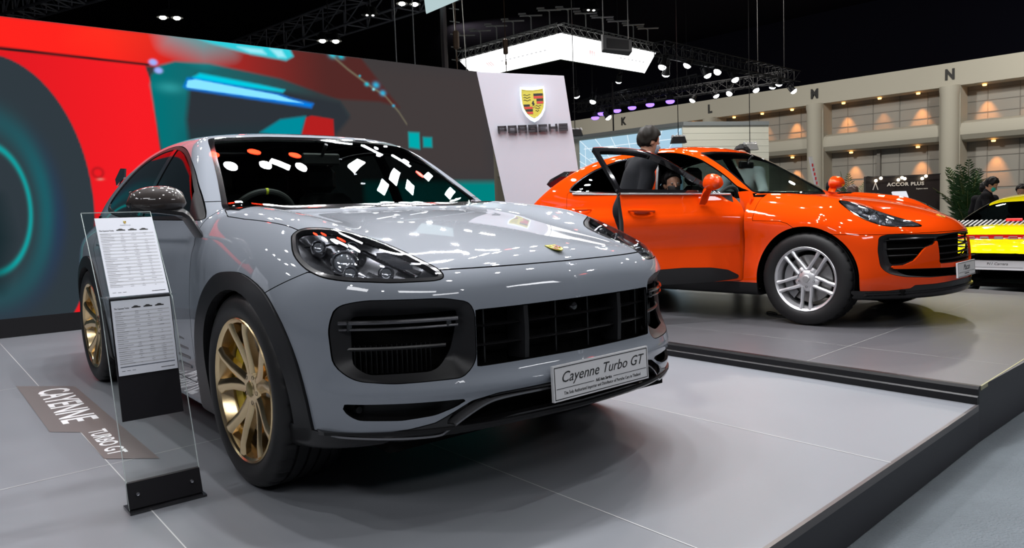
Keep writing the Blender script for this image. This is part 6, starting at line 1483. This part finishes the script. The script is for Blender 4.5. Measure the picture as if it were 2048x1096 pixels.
def palm(loc, H, n, sp, lab, seed, sc=1.):
    rn = random.Random(seed); root = empty('potted_palm', loc, 0, lab, 'plant', 'potted palms along the back'); b = MB()
    b.lathe([(.0, 0.001), (.18, 0.001), (.24, .42), (.21, .42), (.2, .36), (0, .36)], n=18); b.build('pot', mat('dark_pot', (.03, .03, .03), .5), root)
    st = MB(); lf = MB()
    for k in range(n):
        a = rn.uniform(0, 2*PI); h = H*rn.uniform(.45, 1.0); lean = rn.uniform(.10, .5)*sp; d = Vector((math.cos(a), math.sin(a), 0)); pts = []
        for i in range(9):
            t = i/8; pts.append(d*(lean*t**1.6*1.2+.03)+Vector((0, 0, .36+(h-.36)*(t-.18*t**3*lean/sp*2))))
        st.tube(pts, [.012*(1-.7*i/8)+.002 for i in range(9)], n=5)
        for i in range(3, 26):
            t = i/26; q = t*8; j = min(7, int(q)); p = pts[j].lerp(pts[j+1], q-j); tg = (pts[j+1]-pts[j]).normalized(); sd = tg.cross(Vector((0, 0, 1)) if abs(tg.z) < .95 else d); sd.normalize()
            for s in (-1, 1):
                L = .26*sc*math.sin(PI*min(1, t*.9+.12))*rn.uniform(.8, 1.1)+.05; v = (sd*s*.75+tg*.65+Vector((0, 0, rn.uniform(-.25, .1)))).normalized(); w = tg.cross(v).cross(v).normalized()*.014*sc
                lf.add([p, p+v*L*.5+w, p+v*L+Vector((0, 0, -.04*L)), p+v*L*.5-w], [(0, 1, 2, 3)])
    st.build('stems', mat('palm_stem', (.10, .12, .03), .6), root); lf.build('leaves', mat('palm_green', (.022, .065, .014), .45), root, smooth=False); return root
palm((9.92, 16.5, HALL), 2.25, 26, 1.15, 'tallest dark green palm right of the dark brown sign', 5, 1.2)
palm((8.25, 18.4, HALL), 2.10, 12, 1.1, 'leafy palm left of the dark brown sign, its fronds spreading', 8)
palm((9.05, 19.0, HALL), 1.95, 10, .6, 'small palm just behind the top of the dark brown sign', 12, .8)
palm((11.0, 16.2, HALL), 1.35, 12, .9, 'low palm between the tall palm and the yellow car', 14)
r = empty('slanted_sign_board', (4.85, 12.0, STEP-STEP+HALL), .25, 'narrow slanted white sign with red lettering beyond the orange windscreen', 'sign'); b = MB(); b.loft([[(x+k, 0, z), (x+k+.055, 0, z), (x+k+.055, .03, z), (x+k, .03, z)] for k, x, z in ((0, .05, .001), (0, -.02, 1.5), (0, -.14, 1.98))]); b.build('board', mat('sign_white', (.5, .5, .52), .4), r, smooth=False)
b = MB(); 
for k in range(6): z = 1.50+k*.07; b.box((-.025-(z-1.5)*.27+.03, -.005, z), (.022, .006, .045))
b.build('red_marks', mat('sign_red', (.5, .02, .03), .5), r)
# cable under the orange car
b = MB(); w = stage(-.55, -.55, MACAN); b.tube([(w[0]+.10*math.cos(t)+.05*t, w[1]+.16*math.sin(t), STEP+.006) for t in np.linspace(0, 4.6, 20)], .005, n=6); tag(b.build('black_cable', RUBBER), 'thin black cable curled on the floor behind the orange car front wheel', 'cable')
# ---------------------------------------------------------------- people (one continuous body each, clothes and hair over it)
def caps(P, a, b, ra, rb):
    a, b = np.array(a, float), np.array(b, float); d = b-a; t = np.clip(((P-a)@d)/max(d@d, 1e-9), 0, 1); return np.linalg.norm(P-a-t[:, None]*d, axis=1)-(ra+(rb-ra)*t)
def elli(P, c, r): q = (P-np.array(c))/np.array(r); k = np.linalg.norm(q, axis=1); return (k-1)*min(r)
def person(name_label, loc, rz, J, shirt, trousers, hair, group=None, mask=None, skin=(.42, .24, .16), long_sleeve=True, h=.022, collar=None, hair_long=False, seated=False, legs=True):
    """J = joints in the person's frame, x to the right, -y towards what they face"""
    hd = np.array(J['head']); fw = np.array(J.get('look', (0, -1, 0)), float); fw /= np.linalg.norm(fw); rt = np.cross(fw, (0, 0, 1.)); rt /= np.linalg.norm(rt); upv = np.cross(rt, fw)
    nk = J['neck']; L = J['limbs']
    def head(P, g=0):
        q = P-hd; q = np.stack([q@rt, q@fw, q@upv], 1); d = elli(q, (0, -.005, .02), (.074+g, .092+g, .105+g)); d = smin(d, elli(q, (0, .03, -.06), (.052+g, .055+g, .055+g)), .03)
        if g == 0:
            d = smin(d, caps(q, (0, .088, .012), (0, .110, -.022), .008, .013), .008)
            for s in (-1, 1): d = smin(d, elli(q, (s*.078, -.01, -.005), (.010, .022, .032)), .006); d = smax(d, -elli(q, (s*.030, .096, .016), (.016, .010, .009)), .008)
        return d
    def torso(P, g=0):
        d = caps(P, J['pelvis'], J['chest'], .125+g, .135+g); d = smin(d, caps(P, J['shL'], J['shR'], .066+g, .066+g), .07)
        for s in ('hipL', 'hipR'): d = smin(d, caps(P, J['pelvis'], J[s], .11+g, .10+g), .05)
        return d
    def arms(P, g=0, cut=1.):
        d = None
        for s in 'LR':
            a = smin(caps(P, J['sh'+s], J['el'+s], .050+g, .042+g), caps(P, J['el'+s], J['wr'+s], .041+g, .028+g), .02); d = a if d is None else np.minimum(d, a)
        return d
    def hands(P):
        d = None
        for s in 'LR':
            w = np.array(J['wr'+s], float); f = w-np.array(J['el'+s], float); f /= np.linalg.norm(f); up = np.array((0, 0, 1.)); sd = np.cross(f, up); sd /= max(1e-6, np.linalg.norm(sd)); n = np.cross(sd, f)
            a = caps(P, w, w+f*.07, .026, .032)
            for k in range(4): q = w+f*.075+sd*(-.027+.018*k); e = q+f*(.045-.006*abs(k-1.3))-n*.012; a = smin(a, np.minimum(caps(P, q, e, .0095, .009), caps(P, e, e+f*.018-n*.018, .009, .008)), .008)
            a = smin(a, caps(P, w+f*.03+sd*.028, w+f*.065+sd*.05, .012, .010), .01); d = a if d is None else np.minimum(d, a)
        return d
    def legs_(P, g=0, foot=True):
        d = None
        for s in 'LR':
            a = smin(caps(P, J['hip'+s], J['kn'+s], .085+g, .058+g), caps(P, J['kn'+s], J['an'+s], .056+g, .040+g), .03)
            if foot: n = np.array(J['an'+s]); a = smin(a, caps(P, n+(0, 0.0, -.03), n+(0, -.15, -.045), .04, .032), .02)
            d = a if d is None else np.minimum(d, a)
        return d
    def body(P):
        d = smin(head(P), caps(P, nk, hd+(0, 0, -.03), .058, .052), .03); d = smin(d, torso(P), .04); d = smin(d, smin(arms(P), hands(P), .015), .03)
        return smin(d, legs_(P), .04)
    pts = np.array([v for k, v in J.items() if k not in ('look', 'limbs')]); lo = pts.min(0)-.22; hi = pts.max(0)+.22; lo[2] = max(lo[2], -.02) if not seated else lo[2]
    root = empty('person', loc, rz, name_label, 'person', group)
    def mk(nm, F, m, hh=h, lo_=lo, hi_=hi, it=2):
        V, Q = nets(F, lo_, hi_, hh)
        if not len(Q): return None
        V = newton(F, V, it); N = grad(F, V); N /= np.maximum(np.linalg.norm(N, axis=1), 1e-9)[:, None]; me = bpy.data.meshes.new(nm); me.from_pydata(V.tolist(), [], Q.tolist()); me.materials.append(m); me.update(); me.polygons.foreach_set('use_smooth', [True]*len(me.polygons)); return link(nm, me, root)
    tagm = mat('skin_%d' % int(skin[0]*100), skin, .5)
    mk('body', body, tagm, .016)
    def shirtF(P):
        d = torso(P, .012); a = arms(P, .012)
        if not long_sleeve: 
            for s in 'LR':
                e = (np.array(J['el'+s], float)+np.array(J['sh'+s], float)*.35)/1.35; n = np.array(J['el'+s], float)-np.array(J['sh'+s], float); n /= np.linalg.norm(n); a = np.maximum(a, np.where(caps(P, J['sh'+s], J['el'+s], .05, .05) < .08, (P-e)@n, a))
            a = np.maximum(a, np.minimum.reduce([caps(P, J['sh'+s], J['el'+s], .07, .07) for s in 'LR']))
        else:
            for s in 'LR': a = np.where(np.linalg.norm(P-np.array(J['wr'+s]), axis=1) < .05, np.maximum(a, (P-np.array(J['wr'+s], float))@((np.array(J['wr'+s], float)-np.array(J['el'+s], float))/.25)), a)
        d = smin(d, a, .03); d = smin(d, caps(P, nk, np.array(nk)+(0, 0, .035), .074, .066), .03)
        return d
    mk('shirt' if not collar else 'jacket', shirtF, shirt)
    if collar: mk('shirt_collar', lambda P: np.maximum(caps(P, nk, hd, .066, .060), np.abs((P-np.array(nk))[:, 2]-.055)-.018), collar, .014)
    if legs: mk('trousers', lambda P: np.maximum(smin(legs_(P, .014, False), smin(caps(P, J['pelvis'], J['hipL'], .125, .115), caps(P, J['pelvis'], J['hipR'], .125, .115), .04), .04), np.minimum.reduce([legs_(P, .03, False), (P[:, 2]-J['pelvis'][2]-.08)])), trousers)
    if legs and not seated: mk('shoes', lambda P: np.minimum.reduce([smin(caps(P, np.array(J['an'+s])+(0, .03, -.035), np.array(J['an'+s])+(0, -.17, -.045), .048, .038), caps(P, np.array(J['an'+s])+(0, 0, 0), np.array(J['an'+s])+(0, 0, -.04), .045, .045), .02) for s in 'LR']), BLACK)
    def hairF(P):
        q = P-hd; q = np.stack([q@rt, q@fw, q@upv], 1); d = elli(q, (0, -.014, .036), (.095, .112, .116))+.006*np.sin(q[:, 0]*90+q[:, 2]*40)*np.sin(q[:, 1]*80); face = q[:, 1]-.035-np.clip(q[:, 2]-.055, 0, .1)*1.3; low = -.055-q[:, 2] if not hair_long else -.22-q[:, 2]
        if hair_long: d = smin(d, caps(q, (0, -.05, 0), (0, -.06, -.18), .085, .075), .03)
        side = np.where((np.abs(q[:, 0]) > .06) & (q[:, 1] > -.03), .005-q[:, 2], -1)
        return np.maximum(np.maximum(np.maximum(d, face), low), side) 
    for s in (-1, 1):
        e = MB(); p = hd+rt*s*.030+fw*.0815+upv*.014; e.ball(tuple(p), .0095, mat('eye_white', (.35, .33, .31), .3), n=8, k=6); e.ball(tuple(p+fw*.005), .0055, INK, n=8, k=6); e.build('eye', None, root)
    mk('hair', hairF, hair, .012, hd-.26, hd+.2, 1)
    if mask:
        def mF(P):
            q = P-hd; q = np.stack([q@rt, q@fw, q@upv], 1); return np.maximum(np.maximum(smin(elli(q, (0, -.005, .02), (.079, .097, .11)), elli(q, (0, .045, -.045), (.060, .062, .062)), .03), .045-q[:, 1]), np.maximum(q[:, 2]+.008, -.105-q[:, 2]))
        mk('face_mask', mF, mask, .012, hd-.2, hd+.2, 1)
    return root
def standing(H=1.72, bend=0., armL=None, armR=None, look=(0, -1, 0), hx=0.):
    s = H/1.72; b = bend
    J = dict(pelvis=(0, .03*b*2, .95*s), chest=(0, -.28*b, 1.24*s), neck=(hx*.4, -.42*b, 1.42*s-.06*b), head=(hx, -.42*b-.045-.06*b, 1.59*s-.12*b), shL=(-.17*s, -.36*b, 1.375*s-.05*b), shR=(.17*s, -.36*b, 1.375*s-.05*b),
             hipL=(-.085*s, 0, .90*s), hipR=(.085*s, 0, .90*s), knL=(-.10*s, -.02, .49*s), knR=(.10*s, -.02, .49*s), anL=(-.11*s, .02, .085), anR=(.11*s, .02, .085), look=look, limbs=0)
    J['elL'], J['wrL'] = armL or ((-.24*s, .02-.2*b, 1.10*s), (-.24*s, -.04-.2*b, .86*s)); J['elR'], J['wrR'] = armR or ((.24*s, .02-.2*b, 1.10*s), (.24*s, -.04-.2*b, .86*s))
    return J
def people():
    cloth = lambda n, c: mat(n, c, .85, bump=(60, .15), spec=.12); DK = (.012, .013, .016); HB_ = mat('black_hair', (.007, .006, .006), .55, spec=.2); HG = mat('dark_brown_hair', (.010, .008, .006), .6, spec=.15)
    # suited man leaning in beside the open door
    w = stage(-1.515, -1.19, MACAN); face = math.radians(104)
    person('man in a dark suit and mask standing between the open door and the orange car', (w[0], w[1], STEP), face, standing(1.74, .32, armL=((-.20, -.03, 1.10), (-.18, -.10, .88)), armR=((.20, -.03, 1.10), (.18, -.10, .88)), look=(.1, -.95, -.25), hx=.0), cloth('charcoal_suit', (.009, .010, .012)), cloth('charcoal_suit', DK), HG, mask=mat('pale_mask', (.35, .45, .55), .7), collar=mat('white_collar', (.6, .6, .6), .7), skin=(.42, .22, .14))
    # driver
    w = stage(-1.50, -.36, MACAN)
    J = dict(pelvis=(0, .08, .62-.0), chest=(0, .16, .88), neck=(0, .20, 1.06), head=(-.0, .155, 1.20), shL=(-.16, .19, 1.01), shR=(.16, .19, 1.01), hipL=(-.09, .0, .61), hipR=(.09, .0, .61), knL=(-.12, -.42, .66), knR=(.12, -.42, .66), anL=(-.12, -.60, .42), anR=(.12, -.60, .42), elL=(-.22, .02, .86), elR=(.22, .02, .86), wrL=(-.14, -.20, .94), wrR=(.14, -.20, .94), look=(-.55, -.8, -.05), limbs=0)
    person('person in a black face mask sitting in the driver seat of the orange car', (w[0], w[1], STEP), MACAN[2]+PI/2, J, cloth('black_shirt', (.012, .012, .013)), cloth('black_shirt', DK), HB_, mask=mat('black_mask', (.01, .01, .01), .7), seated=True, hair_long=True)
    # man in white behind the car
    w = stage(-1.98, 1.55, MACAN)
    person('man in a white shirt behind the orange car, seen through its windscreen', (w[0], w[1], STEP), MACAN[2]+.35, standing(1.70, .35, armL=((-.26, -.32, 1.12), (-.2, -.5, 1.05)), armR=((.26, -.32, 1.12), (.2, -.5, 1.0))), cloth('white_shirt', (.75, .77, .80)), cloth('dark_trousers', DK), HB_)
    # visitors at the right
    person('man in a black T-shirt and turquoise mask looking down at his phone', (8.38, 13.5, HALL), .9, standing(1.60, .18, armL=((-.25, -.10, 1.02), (-.05, -.36, 1.12)), armR=((.25, -.10, 1.02), (.07, -.36, 1.12)), look=(0, -.8, -.55)), cloth('black_tshirt', (.010, .010, .012)), cloth('dark_trousers', DK), HB_, mask=mat('turquoise_mask', (.02, .42, .36), .7), long_sleeve=False)
    b = MB(); b.box((0, 0, 0), (.075, .010, .15), bev=.003); p = Matrix.Translation((8.38, 13.5, HALL)) @ Matrix.Rotation(.9, 4, 'Z') @ Vector((0.01, -.475, 1.16)); tag(b.build('mobile_phone', mat('red_phone', (.5, .04, .03), .4), loc=p, rot=(.6, 0, .9)), 'red mobile phone held by the man in the turquoise mask', 'phone')
    person('person in black with short black hair just right of the man in the turquoise mask', (8.98, 14.4, HALL), 2.4, standing(1.52, .05), cloth('black_tshirt', DK), cloth('dark_trousers', DK), HB_)
    person('dark-haired person at the right edge above the yellow car roof', (9.62, 14.3, HALL), -.6, standing(1.46, .2, look=(-.3, -.9, -.3)), cloth('black_tshirt', DK), cloth('dark_trousers', DK), HB_)
    person('person with long brown hair seen from behind near the kiosk screen', (6.22, 13.8, HALL), 2.9, standing(1.53), cloth('brown_top', (.05, .035, .03)), cloth('dark_trousers', DK), mat('auburn_hair', (.07, .03, .02), .5), hair_long=True)
    person('dark-haired person behind the slanted sign board', (5.62, 13.3, HALL), 2.6, standing(1.62), cloth('black_tshirt', DK), cloth('dark_trousers', DK), HB_)
people()
build_cayenne()
build_macan()
build_sports()
